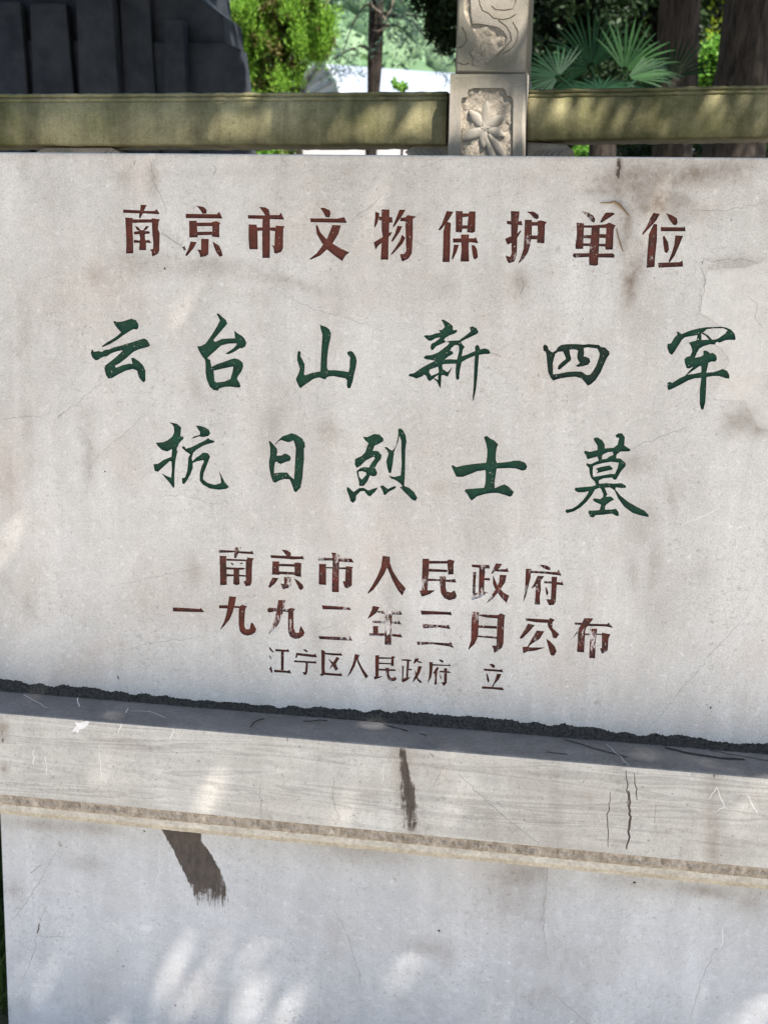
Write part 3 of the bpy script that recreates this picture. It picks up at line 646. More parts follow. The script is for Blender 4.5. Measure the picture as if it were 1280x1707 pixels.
V3 = np.stack([P[:, 0], np.zeros(len(P)), P[:, 1]], 1)
selF = K == -1; selS = K == -4
Fs = T[selF | selS]; mi = np.where(K[selF | selS] == -4, 3, 0)
Va = [V3]; Fa = [Fs]; Ma = [mi]; Ca = [st]; off = len(V3)
for key, mid_, dep in ((-2, 1, 0.0022), (-3, 2, 0.0007)):
    sel = K == key
    v, f = sink(P, T, sel, 0.0, dep)
    Va.append(v); Fa.append(f + off); Ma.append(np.full(len(f), mid_)); Ca.append(np.zeros((len(v), 3))); off += len(v)
# bevelled rim, sides, top and back
c = 0.0025
rim = [(TX0, 0, TZ0), (TX1, 0, TZ0), (TX1, 0, TZ1), (TX0, 0, TZ1)]
out = [(TX0 - c, c, TZ0), (TX1 + c, c, TZ0), (TX1 + c, c, TZ1 + c), (TX0 - c, c, TZ1 + c)]
bk = [(x, TH, z) for x, y, z in out]
Va.append(np.array(rim + out + bk)); Ca.append(np.zeros((12, 3)))
q = [(1, 5, 6, 2), (2, 6, 7, 3), (3, 7, 4, 0), (5, 9, 10, 6), (6, 10, 11, 7), (7, 11, 8, 4), (9, 8, 11, 10), (4, 8, 9, 5)]
ff = np.array([(a, b, c_) for a, b, c_, d in q] + [(a, c_, d) for a, b, c_, d in q]) + off
Fa.append(ff); Ma.append(np.zeros(len(ff)))
mesh_np('slab', np.vstack(Va), np.vstack(Fa), [M['tablet'], M['crack'], M['fcrack'], M['scratch']], TAB, midx=np.concatenate(Ma), col=np.vstack(Ca))
words = {'red': 'crisp red paint', 'redw': 'worn red paint', 'redv': 'flaking red paint', 'green': 'deep green paint', 'greenw': 'worn dark green paint'}
for gi, (ch, mt, polys) in enumerate(G):
    v, f = sink(P, T, K == gi, 0.0, 0.0040)
    o = mesh_np('carved_character', v, f, M[mt], TAB)
    o['label'] = 'carved character %s in %s' % (ch, words[mt])

# ---- mortar fillet, ragged along its upper edge
NX = 700; prof = 7
xs = np.linspace(TX0, TX1, NX)
def wob(x, seed, terms):
    r = np.random.default_rng(seed); y = np.zeros_like(x)
    for fr, am in terms:
        for _ in range(3): y += am * np.sin(x * fr * r.uniform(.7, 1.4) + r.uniform(0, 6.3))
    return y
top = 0.7308 + wob(xs, 3, [(7, .0022), (33, .0015), (130, .0010)]) + rng.normal(0, .0005, NX)
V = []; 
for j in range(prof):
    t = j / (prof - 1)
    y = -0.0004 - 0.017 * t ** 1.3 + rng.normal(0, .0009, NX) * (0.3 if j in (0,) else 1)
    z = top * (1 - t) + 0.7175 * t + rng.normal(0, .0007, NX) * (0 if j == prof - 1 else 1)
    if j == 0: y = np.full(NX, 0.001)
    V.append(np.stack([xs, np.minimum(y, 0.001), z], 1))
V = np.vstack(V)
F = []
for j in range(prof - 1):
    a = np.arange(NX - 1) + j * NX
    F.append(np.stack([a, a + NX, a + NX + 1, a + 1], 1))
mesh_np('mortar_joint', V, np.vstack(F), M['mortar'], TAB)

# ---- cap stone: worn top toned dark for shade, veined front, rough hewn lower edge, narrow fillet
CY = -0.1175; CT = 0.7165; CB = 0.5605
shapes = []
def cw(px, py): return w2(px, py, CY)
for pl, wpx, key in [
    ([(1043, 1284), (1046, 1330), (1048, 1352)], 1.8, 'crack'), ([(1047, 1318), (1050, 1345), (1050, 1370), (1046, 1400), (1044, 1416)], 4.2, 'crack'),
    ([(1056, 1288), (1058, 1310), (1061, 1334)], 1.8, 'crack'), ([(1017, 1320), (1012, 1358), (1013, 1412)], 1.7, 'crack'), ([(1093, 1338), (1090, 1372)], 1.3, 'faint'),
    ([(765, 1290), (800, 1325), (857, 1374), (899, 1406)], 1.4, 'faint'), ([(738, 1278), (722, 1312)], 1.2, 'faint'), ([(433, 1310), (436, 1365)], 1.2, 'faint'),
    ([(556, 1290), (555, 1330), (566, 1370)], 0.9, 'faint'), ([(477, 1226), (480, 1236)], 1.6, 'crack'),
    ([(57, 1250), (57, 1275)], 2.0, 'scratch'), ([(212, 1186), (204, 1205), (198, 1222)], 1.7, 'scratch'), ([(290, 1215), (284, 1235)], 1.4, 'scratch'), ([(277, 1200), (290, 1208)], 1.6, 'scratch'),
    ([(165, 1240), (170, 1300)], 1.0, 'scratch'), ([(76, 1260), (79, 1292)], 1.3, 'scratch'),
    
    ([(1194, 1312), (1207, 1345), (1195, 1352)], 1.6, 'scratch'), ([(1194, 1312), (1182, 1332)], 1.3, 'scratch'), ([(1245, 1325), (1262, 1358)], 1.3, 'scratch'),
    ([(640, 1275), (638, 1310)], .8, 'scratch')]:
    qq = rough_line([cw(*p) for p in pl], 0.006, 0.0011); n = len(qq)
    shapes.append((key, strip(qq, [wpx * 0.00095 * (0.4 + 0.6 * math.sin(math.pi * (i + .5) / n)) for i in range(n)])))
# splash of white paint
sp = [cw(x, y) for x, y in [(125, 1202), (129, 1205), (134, 1205), (141, 1203), (147, 1200), (149, 1204), (147, 1209), (142, 1213), (139, 1215), (133, 1216), (131, 1222), (126, 1219), (120, 1221), (124, 1214), (128, 1210)]]
shapes.append(('scratch', sp))
P2, T2, K2 = carve(-1.30, 0.52, CB, CT - 0.003, 0.0085, shapes)
K2 = np.array([{'surface': 0, 'crack': 1, 'faint': 2, 'scratch': 3}[k] for k in K2])
s2 = np.zeros((len(P2), 3))
def B2(ch, px, py, rx, ry, ang, s): s2[:, ch] = np.maximum(s2[:, ch], blob(P2, px, py, rx, ry, ang, s, CY))
s2[:, 1] = np.maximum(line_blob(P2, [(671, 1250), (673, 1278)], 0.008, .78, CY), line_blob(P2, [(674, 1278), (678, 1310)], 0.0125, .76, CY))
s2[:, 1] = np.maximum(s2[:, 1], line_blob(P2, [(679, 1312), (683, 1345)], 0.021, .70, CY))
s2[:, 1] = np.maximum(s2[:, 1], line_blob(P2, [(683, 1345), (685, 1374)], 0.028, .60, CY))
s2[:, 0] = line_blob(P2, [(671, 1250), (680, 1330), (684, 1380)], 0.022, .6, CY)
s2[:, 0] = np.maximum(s2[:, 0], line_blob(P2, [(1190, 1292), (1186, 1340), (1188, 1430)], 0.015, .42, CY))
s2[:, 1] = np.maximum(s2[:, 1], line_blob(P2, [(1189, 1291), (1187, 1302)], 0.006, .6, CY))
s2[:, 0] = np.maximum(s2[:, 0], line_blob(P2, [(925, 1290), (930, 1400)], 0.008, .25, CY))
tri = [cw(*p) for p in [(770, 1300), (900, 1408), (845, 1402), (700, 1392), (760, 1330)]]
s2[:, 0] = np.maximum(s2[:, 0], np.clip(sd_poly(P2, tri) / 0.004, 0, 1) * .13)
B2(0, 6, 1215, 12, 20, 0, .8); B2(1, 3, 1230, 6, 24, 0, .62); B2(0, 8, 1280, 8, 12, 0, .7); B2(0, 960, 1328, 40, 10, 0, .38); B2(0, 850, 1285, 50, 16, 0, .28); B2(0, 700, 1300, 60, 30, 0, .12)
B2(0, 220, 1240, 60, 8, -4, .3); B2(0, 1215, 1405, 60, 20, 0, .25); B2(0, 130, 1195, 60, 8, 0, .25)
v, f = [np.stack([P2[:, 0], np.full(len(P2), CY), P2[:, 1]], 1)], [T2[(K2 == 0) | (K2 == 3)]]
mi = [np.where(K2[(K2 == 0) | (K2 == 3)] == 3, 3, 0)]; cc = [s2]; off = len(P2)
for key, dep in ((1, .002), (2, .0007)):
    a, b = sink(P2, T2, K2 == key, CY, dep)
    v.append(a); f.append(b + off); mi.append(np.full(len(b), key)); cc.append(np.zeros((len(a), 3))); off += len(a)
mesh_np('cap_front', np.vstack(v), np.vstack(f), [M['cap'], M['crack'], M['fcrack'], M['scratch']], TAB, midx=np.concatenate(mi), col=np.vstack(cc))
NX = 420
xs = np.linspace(-1.30, 0.52, NX)
def sweep(name, prof, m_, jit=None, smooth=False):
    V = []
    for j, (y, z) in enumerate(prof):
        jy = rng.normal(0, 1, NX) * (jit[j][0] if jit else 0); jz = rng.normal(0, 1, NX) * (jit[j][1] if jit else 0)
        V.append(np.stack([xs, y + jy, z + jz], 1))
    F = []
    for j in range(len(prof) - 1):
        a = np.arange(NX - 1) + j * NX
        F.append(np.stack([a, a + NX, a + NX + 1, a + 1], 1))
    return mesh_np(name, np.vstack(V), np.vstack(F), m_, TAB, smooth=smooth)
chip = np.zeros(NX)
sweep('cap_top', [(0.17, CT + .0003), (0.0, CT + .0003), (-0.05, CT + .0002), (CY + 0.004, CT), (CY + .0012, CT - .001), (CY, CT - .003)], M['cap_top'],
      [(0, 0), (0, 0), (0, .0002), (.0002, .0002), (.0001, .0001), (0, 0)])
sweep('rough_edge', [(CY, CB), (CY + .0015, CB - .003), (CY + .0035, CB - .008), (CY + .002, CB - .013), (CY + .004, CB - .0185), (CY + .006, CB - .0215)], M['rough'],
      [(0, .0001), (.0009, .0004), (.0014, .0008), (.0016, .001), (.0012, .0008), (.0003, .0004)])
sweep('fillet', [(CY + .006, CB - .021), (CY + .0075, CB - .030), (CY + .0065, CB - .034), (CY + .0085, CB - .0345), (CY + .010, CB - .042), (CY + .02, CB - .045), (0.16, CB - .045)], M['fillet'],
      [(.0002, .0002)] * 7)
box('cap_core', -1.298, 0.518, -0.09, 0.168, CB - .043, CT - .004, M['cap'], TAB)
# gouge and joint line on the cap top
def on_cap(px, py, dz=0.0): return at(px, py, Z=CT + dz)
def flat_strip(name, pts, wid, m_, parent, dz):
    q = []
    p3 = [on_cap(*p, dz) for p in pts]
    out = strip(rough_line([(a.x, a.y) for a in p3], 0.01, 0.001), wid)
    bm = bmesh.new()
    vs = [bm.verts.new((x, y, CT + dz)) for x, y in out]
    n = len(vs) // 2
    for i in range(n - 1): bm.faces.new((vs[i], vs[i + 1], vs[2 * n - 2 - i], vs[2 * n - 1 - i]))
    bmesh.ops.recalc_face_normals(bm, faces=bm.faces)
    return from_bm(name, bm, m_, parent)
for pts, wd in (([(1108, 1246), (1150, 1256), (1200, 1263), (1240, 1266)], .007), ([(940, 1232), (1000, 1250), (1045, 1262)], .003), ([(640, 1207), (680, 1219)], .003), ([(700, 1222), (712, 1226)], .0025),
                ([(1180, 1250), (1280, 1268)], .002), ([(910, 1253), (945, 1257)], .0022)):
    flat_strip('crack', pts, wd, M['mortar'], TAB, 0.0011)
for pts, wd in (([(130, 1163), (133, 1178)], .002), ([(1010, 1240), (1048, 1275)], .0009), ([(210, 1188), (214, 1181)], .002), ([(276, 1196), (250, 1186), (218, 1185)], .0012), ([(330, 1178), (300, 1172)], .0012), ([(40, 1158), (80, 1180)], .0012)):
    flat_strip('scratch', pts, wd, M['scratch'], TAB, 0.0014)

# ---- pedestal block
BX0 = at(2, 1355, 0.0).x
bs = []
for pl, wpx, key in [([(100, 1408), (75, 1455), (50, 1495), (25, 1530), (10, 1548)], 0.9, 'faint'), ([(98, 1405), (103, 1410)], 6, 'faint'), ([(70, 1442), (52, 1455)], 2.0, 'faint'),
                     ([(78, 1508), (63, 1545), (61, 1580), (45, 1620), (30, 1650)], 0.8, 'faint'), ([(66, 1540), (62, 1556)], 2.4, 'crack'), ([(62, 1560), (120, 1562)], 0.6, 'faint'),
                     ([(560, 1520), (580, 1560), (605, 1650)], 0.7, 'faint'), ([(1192, 1580), (1170, 1630), (1150, 1700)], 0.7, 'faint'), ([(268, 1402), (266, 1440), (258, 1500)], .7, 'scratch'),
                     ([(1203, 1548), (1206, 1560), (1200, 1580)], 1.5, 'scratch'), ([(925, 1660), (960, 1690), (980, 1707)], .9, 'faint'),
                     ([(240, 1384), (242, 1387)], 3, 'crack'), ([(1055, 1470), (1059, 1472)], 4, 'crack'), ([(292, 1675), (294, 1677)], 3, 'crack'),
                     ([(205, 1610), (207, 1612)], 2.5, 'crack'), ([(730, 1550), (733, 1553)], 4, 'crack'), ([(920, 1380), (905, 1530), (912, 1600)], 1.0, 'faint')]:
    qq = rough_line([w2(*p, 0.0) for p in pl], 0.008, 0.0012); n = len(qq)
    bs.append((key, strip(qq, [wpx * 0.001 * (0.4 + 0.6 * math.sin(math.pi * (i + .5) / n)) for i in range(n)])))
mark = [w2(*p, 0.0) for p in [(262, 1370), (272, 1388), (290, 1420), (304, 1450), (318, 1478), (328, 1504), (336, 1524), (362, 1530), (386, 1530), (378, 1478), (366, 1448), (352, 1422), (336, 1402), (336, 1380), (320, 1370)]]
P4, T4, K4 = carve(BX0, 0.47, -0.05, 0.515, 0.007, [(None, rough_line(mark + mark[:1], .005, .0006)[:-1])] + bs)
K4 = np.array([{'surface': 0, 'crack': 1, 'faint': 2, 'scratch': 3}[k] for k in K4])
s4 = np.zeros((len(P4), 3))
s4[:, 1] = np.clip(0.5 + sd_poly(P4, mark) / 0.014, 0, 1.0)
fade = np.clip((P4[:, 1] - w2(350, 1532, 0.0)[1]) / 0.125, 0, 1); s4[:, 1] = np.minimum(s4[:, 1], .30 + .7 * fade)
def B4(ch, px, py, rx, ry, ang, s): s4[:, ch] = np.maximum(s4[:, ch], blob(P4, px, py, rx, ry, ang, s, 0.0))
for px, py, rx, ry, s in [(60, 1375, 60, 12, .35), (150, 1380, 60, 12, .35), (25, 1485, 20, 20, .28), (140, 1440, 50, 16, .22), (600, 1420, 90, 20, .3), (860, 1455, 60, 40, .4), (905, 1440, 12, 60, .35), (905, 1490, 10, 90, .22),
                          (1180, 1485, 70, 14, .4), (1060, 1470, 60, 14, .3), (850, 1500, 80, 60, .22), (720, 1580, 50, 20, .25), (745, 1590, 14, 30, .3), (950, 1600, 100, 50, .15), (560, 1560, 20, 60, .15), (1250, 1500, 30, 30, .3), (300, 1640, 60, 40, .1), (900, 1660, 80, 40, .15)]:
    B4(0, px, py, rx, ry, 0, min(.9, s * 1.5))
v, f = [np.stack([P4[:, 0], np.zeros(len(P4)), P4[:, 1]], 1)], [T4[(K4 == 0) | (K4 == 3)]]
mi = [np.where(K4[(K4 == 0) | (K4 == 3)] == 3, 3, 0)]; cc = [s4]; off = len(P4)
for key, dep in ((1, .0022), (2, .0007)):
    a, b = sink(P4, T4, K4 == key, 0.0, dep)
    v.append(a); f.append(b + off); mi.append(np.full(len(b), key)); cc.append(np.zeros((len(a), 3))); off += len(a)
a = np.array([(BX0, 0, -.05), (BX0, 0, .515), (BX0 - .002, .002, -.05), (BX0 - .002, .002, .515), (BX0 - .002, .17, -.05), (BX0 - .002, .17, .515), (.47, 0, -.05), (.47, 0, .515), (.472, .17, -.05), (.472, .17, .515)])
q = [(0, 1, 3, 2), (2, 3, 5, 4), (6, 8, 9, 7), (4, 5, 9, 8), (1, 7, 9, 5)]
ff = np.array([(a_, b_, c_) for a_, b_, c_, d_ in q] + [(a_, c_, d_) for a_, b_, c_, d_ in q]) + off
v.append(a); f.append(ff); mi.append(np.zeros(len(ff))); cc.append(np.zeros((10, 3)))
mesh_np('pedestal', np.vstack(v), np.vstack(f), [M['block'], M['crack'], M['fcrack'], M['scratch']], TAB, midx=np.concatenate(mi), col=np.vstack(cc))

# ---- dry bits
def twig(pts, r, m_, label):
    o = tube('twig', pts, r, m_)
    return tag(o, label, 'twig')
def on_tab(px, py, off): p = at(px, py, -off); return p
twig([on_tab(1000, 338, .001), on_tab(1014, 338, .003), on_tab(1024, 336, .004), on_tab(1033, 342, .004), on_tab(1040, 350, .003), on_tab(1047, 359, .001)], [.0006, .0011, .0018, .0022, .0013, .0007], M['twig'],
     'short curled brown twig stuck to the tablet above the last but one red character')
twig([on_tab(1027, 381, .001), on_tab(1030, 395, .002), on_tab(1034, 408, .002), on_tab(1038, 419, .001)], [.0006, .0010, .0010, .0005], M['twig'],
     'thin straight brown twig stuck between the last two characters of the top red line')
def cap_twig(px, r, label):
    twig([on_cap(x, y, .003 + .002 * (i % 2)) for i, (x, y) in enumerate(px)], r, M['dtwig'], label)
cap_twig([(418, 1211), (424, 1204), (432, 1200), (441, 1198)], .0011, 'thin black curved twig lying on the dark ledge, leftmost of two')
cap_twig([(506, 1202), (520, 1202), (533, 1200), (545, 1201)], .0009, 'thin black nearly straight twig lying on the dark ledge, rightmost of two')

# ------------------------------------------------------------------ ground
def sheet(name, x0, x1, y0, y1, z, m_):
    o = mesh_np(name, [(x0, y0, z), (x1, y0, z), (x1, y1, z), (x0, y1, z)], [(0, 1, 2, 3)], m_)
    return tag(o, kind='structure')
sheet('ground', -600, 600, -600, 1.0, 0.0, M['soil'])
sheet('paving', -9, 9, -12, -0.35, 0.006, M['paving'])
TER = 1.0
# raised terrace that carries the balustrade, running back to the foot of the hill
o = hexa('terrace', [(-600, 0.93, -.2), (600, 0.93, -.2), (600, 0.93, TER), (-600, 0.93, TER), (-600, 400, -.2), (600, 400, -.2), (600, 400, TER), (-600, 400, TER)], M['terrace'])
tag(o, kind='structure')
V = []; F = []; n = 0
for i in range(5200):
    x = random.uniform(-2.3, -1.0); y = random.uniform(.05, .92); h = random.uniform(.03, .12)
    a = random.uniform(0, 6.28); w = .004; bx, by = random.gauss(0, .03), random.gauss(0, .03)
    V += [(x - w * math.cos(a), y - w * math.sin(a), 0), (x + w * math.cos(a), y + w * math.sin(a), 0), (x + bx, y + by, h)]
    F.append((n, n + 1, n + 2)); n += 3
tag(mesh_np('grass', V, F, M['grass']), kind='stuff')

# ------------------------------------------------------------------ balustrade
BAL = empty('stone_balustrade', (-0.28, 1.05, TER), 'mossy stone balustrade with a carved post and two long rails behind the tablet', 'balustrade')
def rail(x0, zt0, zb0, x1, zt1, zb1, Y0, Y1, n=60):
    H = 1.0
    prof = [(.13, 1.0), (.022, 1.0), (.015, .985), (.012, .955), (.014, .925), (.019, .915), (.012, .905), (.006, .88), (.006, .835), (.010, .822), (.004, .812), (.0, .795), (.0, .42), (.0, .03), (.004, .0), (.13, .0)]
    V = []; F = []
    for i in range(n + 1):
        t = i / n; x = x0 + (x1 - x0) * t; Y = Y0 + (Y1 - Y0) * t
        zt = zt0 + (zt1 - zt0) * t; zb = zb0 + (zb1 - zb0) * t
        for y, f in prof:
            V.append((x + random.gauss(0, .0004), Y + y + random.gauss(0, .0006), zb + (zt - zb) * f + random.gauss(0, .0007)))
    k = len(prof)
    for i in range(n):
        for j in range(k):
            a = i * k + j; b = i * k + (j + 1) % k
            F.append((a, b, b + k, a + k))
    V0 = len(V)
    me = mesh_np('rail', V, F, M['rail'], BAL)
    bm = bmesh.new(); bm.from_mesh(me.data); bm.verts.ensure_lookup_table()
    bm.faces.new([bm.verts[j] for j in range(k)]); bm.faces.new([bm.verts[n * k + j] for j in range(k)][::-1])
    bmesh.ops.recalc_face_normals(bm, faces=bm.faces)
    bm.to_mesh(me.data); bm.free()
    return me
YR = 1.02
def rz(px, py, Y): return at(px, py, Y)
a, b = rz(-60, 155, YR), rz(745, 150.6, YR); c_, d_ = rz(-60, 242, YR), rz(745, 241, YR)
rail(a.x, a.z, c_.z, b.x, b.z, d_.z, YR, YR)
a, b = rz(881, 147.6, YR), rz(1340, 138.2, YR); c_, d_ = rz(881, 233.8, YR), rz(1340, 227.5, YR)
rail(a.x, a.z, c_.z, b.x, b.z, d_.z, YR, YR)

YP = 0.975
def zz(px, py): return (700 + px / 4.923, py / 4.923)
def zw(px, py, Y=YP): return w2(*zz(px, py), Y)
def carved_box(name, x0, x1, z0, z1, depth, shapes, deps, mats, bev=.006):
    P, T, K = carve(x0 + bev, x1 - bev, z0 + bev, z1 - bev, .008, shapes)
    K = np.array([{'surface': 0, 'rec': 1, 'line': 2}[k] for k in K])
    v = [np.stack([P[:, 0], np.full(len(P), YP), P[:, 1]], 1)]; f = [T[K == 0]]; mi = [np.zeros((K == 0).sum())]; off = len(P)
    for key, dep in ((1, deps[0]), (2, deps[1])):
        if (K == key).any():
            a, b = sink(P, T, K == key, YP, dep)
            if key == 1: 
                nf = len(a) // 2; a[:nf, 1] += rng.normal(0, .0016, nf)
            v.append(a); f.append(b + off); mi.append(np.full(len(b), key)); off += len(a)
    X0, X1, Z0, Z1 = x0 + bev, x1 - bev, z0 + bev, z1 - bev
    r0 = [(X0, YP, Z0), (X1, YP, Z0), (X1, YP, Z1), (X0, YP, Z1)]
    r1 = [(x0 + bev * .3, YP + bev * .3, z0 + bev * .3), (x1 - bev * .3, YP + bev * .3, z0 + bev * .3), (x1 - bev * .3, YP + bev * .3, z1 - bev * .3), (x0 + bev * .3, YP + bev * .3, z1 - bev * .3)]
    r2 = [(x0, YP + bev, z0), (x1, YP + bev, z0), (x1, YP + bev, z1), (x0, YP + bev, z1)]
    r3 = [(x, YP + depth, z) for x, y, z in r2]
    v.append(np.array(r0 + r1 + r2 + r3)); ff = []
    for L in range(3):
        for j in range(4):
            a = L * 4 + j; b = L * 4 + (j + 1) % 4
            ff += [(a, a + 4, b + 4), (a, b + 4, b)]
    ff += [(12, 15, 14), (12, 14, 13)]
    ff = np.array(ff) + off; f.append(ff[:, ::-1]); mi.append(np.zeros(len(ff)))
    return mesh_np(name, np.vstack(v), np.vstack(f), mats, BAL, midx=np.concatenate(mi))
M['pline'] = plain_mat('carved_line_grime', (0.11, 0.09, 0.065), (0.20, 0.17, 0.13), 80, .95, .05)
pmats = [M['post'], M['postrough'], M['pline']]
pw = at(747.5, 200, YP).x, at(875.5, 200, YP).x
zt = at(800, 121.5, YP).z
pan = [zw(*q) for q in [(333, 1700), (337, 830), (345, 800), (385, 800), (385, 770), (400, 735), (440, 722), (680, 722), (705, 745), (710, 785), (745, 790), (765, 820), (752, 1700)]]
carved_box('post_base', pw[0], pw[1], TER, zt, .19, [('rec', pan)], (.0055, .002), pmats, .008)
def petal(cx_, cy_, tx, ty, wd, nm='petal'):
    c0 = Vector(zw(cx_, cy_)); t0 = Vector(zw(tx, ty)); d = t0 - c0; L = d.length; d.normalize(); nn = Vector((-d.y, d.x)); wd *= .00031
    V = []; F = []; n = 9
    for i in range(n):
        s = i / (n - 1); w = wd * math.sin(math.pi * min(1, s * .85 + .15) ** 1.1) ** .8 if i < n - 1 else 0.0002
        for k, (o_, hgt) in enumerate(((-1, 0), (-.6, .8), (0, .72), (.6, .8), (1, 0))):
            p = c0 + d * (L * s) + nn * (w * o_)
            V.append((p.x, YP + .0052 - .0056 * hgt * (1 if i < n - 1 else .3), p.y))
    for i in range(n - 1):
        for k in range(4):
            a = i * 5 + k; F.append((a, a + 1, a + 6, a + 5))
    mesh_np(nm, V, F, M['post'], BAL, smooth=True)
for tx, ty, w in ((548, 820, 42), (398, 900, 48), (690, 950, 46), (345, 1150, 44), (520, 1225, 40), (700, 1118, 44)):
    petal(528, 1050, tx, ty, w)
petal(560, 1100, 720, 1330, 34, 'leaf'); petal(540, 1130, 640, 1420, 30, 'leaf')
sx = at(759.5, 80, YP).x, at(878.5, 80, YP).x
rec = [zw(*q) for q in [(430, 195), (480, 192), (560, 205), (640, 222), (690, 260), (715, 310), (700, 360), (660, 410), (610, 455), (540, 540), (480, 560), (410, 540), (430, 480), (400, 430), (455, 380), (470, 310), (430, 235), (395, 195), (360, 100), (360, -300), (410, -300), (415, 0), (420, 120)]]
lines = []
for pl in ([(490, 40), (510, 88), (560, 108), (600, 150), (680, 160), (740, 150), (785, 118)], [(585, 48), (620, 80), (700, 86), (760, 72), (785, 20), (780, -60)], [(640, 165), (700, 210), (738, 270), (748, 330), (700, 390), (630, 460)],
           [(760, 180), (800, 260), (790, 340), (750, 400), (680, 440)], [(345, 225), (375, 280), (380, 330), (345, 385), (310, 392)], [(308, 512), (350, 532), (400, 520)], [(490, 40), (480, -60), (520, -160), (640, -200)]):
    lines.append(('line', strip(rough_line([zw(*q) for q in pl], .006, .0004), .0026)))
carved_box('post_shaft', sx[0], sx[1], zt + .001, zt + .95, .175, [('rec', rec)] + lines, (.004, .002), pmats, .005)
def prism(name, poly_px, Y0, Y1, m_, parent, bev=.004):
    bm = bmesh.new()
    pts = [w2(x, y, Y0) for x, y in poly_px]
    if signed(pts) < 0: pts = pts[::-1]
    f0 = [bm.verts.new((x, Y0, z)) for x, z in pts]; f1 = [bm.verts.new((x, Y1, z)) for x, z in pts]
    bm.faces.new(f0); bm.faces.new(f1[::-1]); n = len(pts)
    for i in range(n): bm.faces.new((f0[(i + 1) % n], f0[i], f1[i], f1[(i + 1) % n]))
    bmesh.ops.recalc_face_normals(bm, faces=bm.faces)
    if bev: bmesh.ops.bevel(bm, geom=list(bm.edges), offset=bev, segments=2, affect='EDGES', profile=.6)
    return from_bm(name, bm, m_, parent)
for poly, fans in (([(878, 236), (944, 241), (957, 253), (942, 263), (936, 300), (878, 310)], 885), ([(747, 240), (690, 242), (674, 253), (684, 263), (690, 300), (747, 310)], 742), ([(52, 258), (74, 246), (186, 246), (205, 256), (192, 300), (66, 300)], 130)):
    br = prism('bracket', poly, 1.045, 1.13, M['post'], BAL, .003)
    for k in range(5):
        sgn = -1 if fans == 742 else (1 if fans == 885 else (-1 if k < 3 else 1))
        q = [at(fans + sgn * (6 + 9 * k), 268, 1.0435), at(fans + sgn * (10 + 10 * k), 256, 1.041), at(fans + sgn * (22 + 10 * k), 248.5, 1.0435)]
        r = tube('vein', q, [.001, .0028, .001], M['post'], br, 6)
box('panel', at(-60, 300, 1.05).x, at(744, 300, 1.05).x, 1.06, 1.12, TER, at(700, 300, 1.05).z, M['rail'], BAL, .004)
box('panel', at(882, 300, 1.05).x, at(1340, 300, 1.05).x, 1.06, 1.12, TER, at(1000, 297, 1.05).z, M['rail'], BAL, .004)

# ------------------------------------------------------------------ dark granite monument
MON = empty('granite_monument', (-1.8, 6.8, TER), 'tall dark granite monument base with battered ribbed faces behind the balustrade', 'monument')
def slab(name, px, Y0, Y1, bev=.012, parent=MON):
    return prism(name, px, Y0, Y1, M['granite'], parent, bev)
slab('lower_slab', [(-330, 560), (-330, 60), (377, 71), (403, 83), (412, 152), (436, 560)], 6.0, 6.13)
slab('middle_slab', [(-300, 90), (-300, -30), (310, -30), (342, 3), (373, 26), (379, 90)], 6.05, 6.47)
slab('upper_slab', [(-260, 30), (-230, -520), (300, -520), (338, 0), (343, 30)], 6.2, 6.86)
for px, Y in (([(-90, 3), (34, 2), (46, 152), (62, 500), (-90, 500)], 5.93), ([(50, 5), (110, 5), (123, 152), (140, 500), (70, 500)], 5.93), ([(126, -28), (185, -28), (198, 152), (218, 500), (146, 500)], 5.88),
              ([(198, -28), (247, -28), (259, 152), (285, 500), (222, 500)], 5.97), ([(274, 30), (304, 32), (311, 152), (330, 500), (276, 500)], 5.90)):
    slab('rib_panel', px, Y, 6.01, .01)

# ------------------------------------------------------------------ far hall
HALL = empty('arched_hall', tuple(at(600, 400, 80.0)), 'long low hall with a white arched roof and grey gable between the trees', 'building')
gd = Vector((0.45, -0.893, 0)); ad = Vector((0.893, 0.45, 0))
top = at(535, 113, 80.0); Rr = 6.0
zc = top.z - Rr
def hp(a, s, r=Rr): return Vector((top.x, top.y, zc)) + gd * (r * math.sin(a)) * 1.35 + Vector((0, 0, r * math.cos(a))) + ad * s
V = []; F = []; n = 24
for s in (-0.5, 34):
    for i in range(n + 1): V.append(tuple(hp(-math.pi / 2 + math.pi * i / n, s, Rr + .12)))
for i in range(n): F.append((i, i + 1, i + n + 2, i + n + 1))
mesh_np('roof', V, F, M['roof'], HALL, smooth=True)
bm = bmesh.new(); vs = [bm.verts.new(hp(-math.pi / 2 + math.pi * i / n, 0)) for i in range(n + 1)]
vs += [bm.verts.new(tuple(hp(math.pi / 2, 0) - Vector((0, 0, 5)))), bm.verts.new(tuple(hp(-math.pi / 2, 0) - Vector((0, 0, 5))))]
bm.faces.new(vs); from_bm('gable', bm, M['gable'], HALL)
for k in range(9):
    z = zc + .4 + k * .62; w = math.sqrt(max(.1, Rr ** 2 - (z - zc) ** 2)) * 1.35 * .98
    p0 = Vector((top.x, top.y, z)) - gd * w - ad * .1; p1 = Vector((top.x, top.y, z)) + gd * w - ad * .1
    tube('louvre', [p0, p1], .09, M['roof'], HALL, 4)
tube('arch_rim', [hp(-math.pi / 2 + math.pi * i / n, -.4, Rr + .05) for i in range(n + 1)], .16, M['gable'], HALL, 6)
p = [hp(math.pi / 2, 0), hp(math.pi / 2, 34)]
mesh_np('side_wall', [tuple(p[0]), tuple(p[1]), (p[1].x, p[1].y, TER), (p[0].x, p[0].y, TER)], [(0, 1, 2, 3)], M['wallw'], HALL)
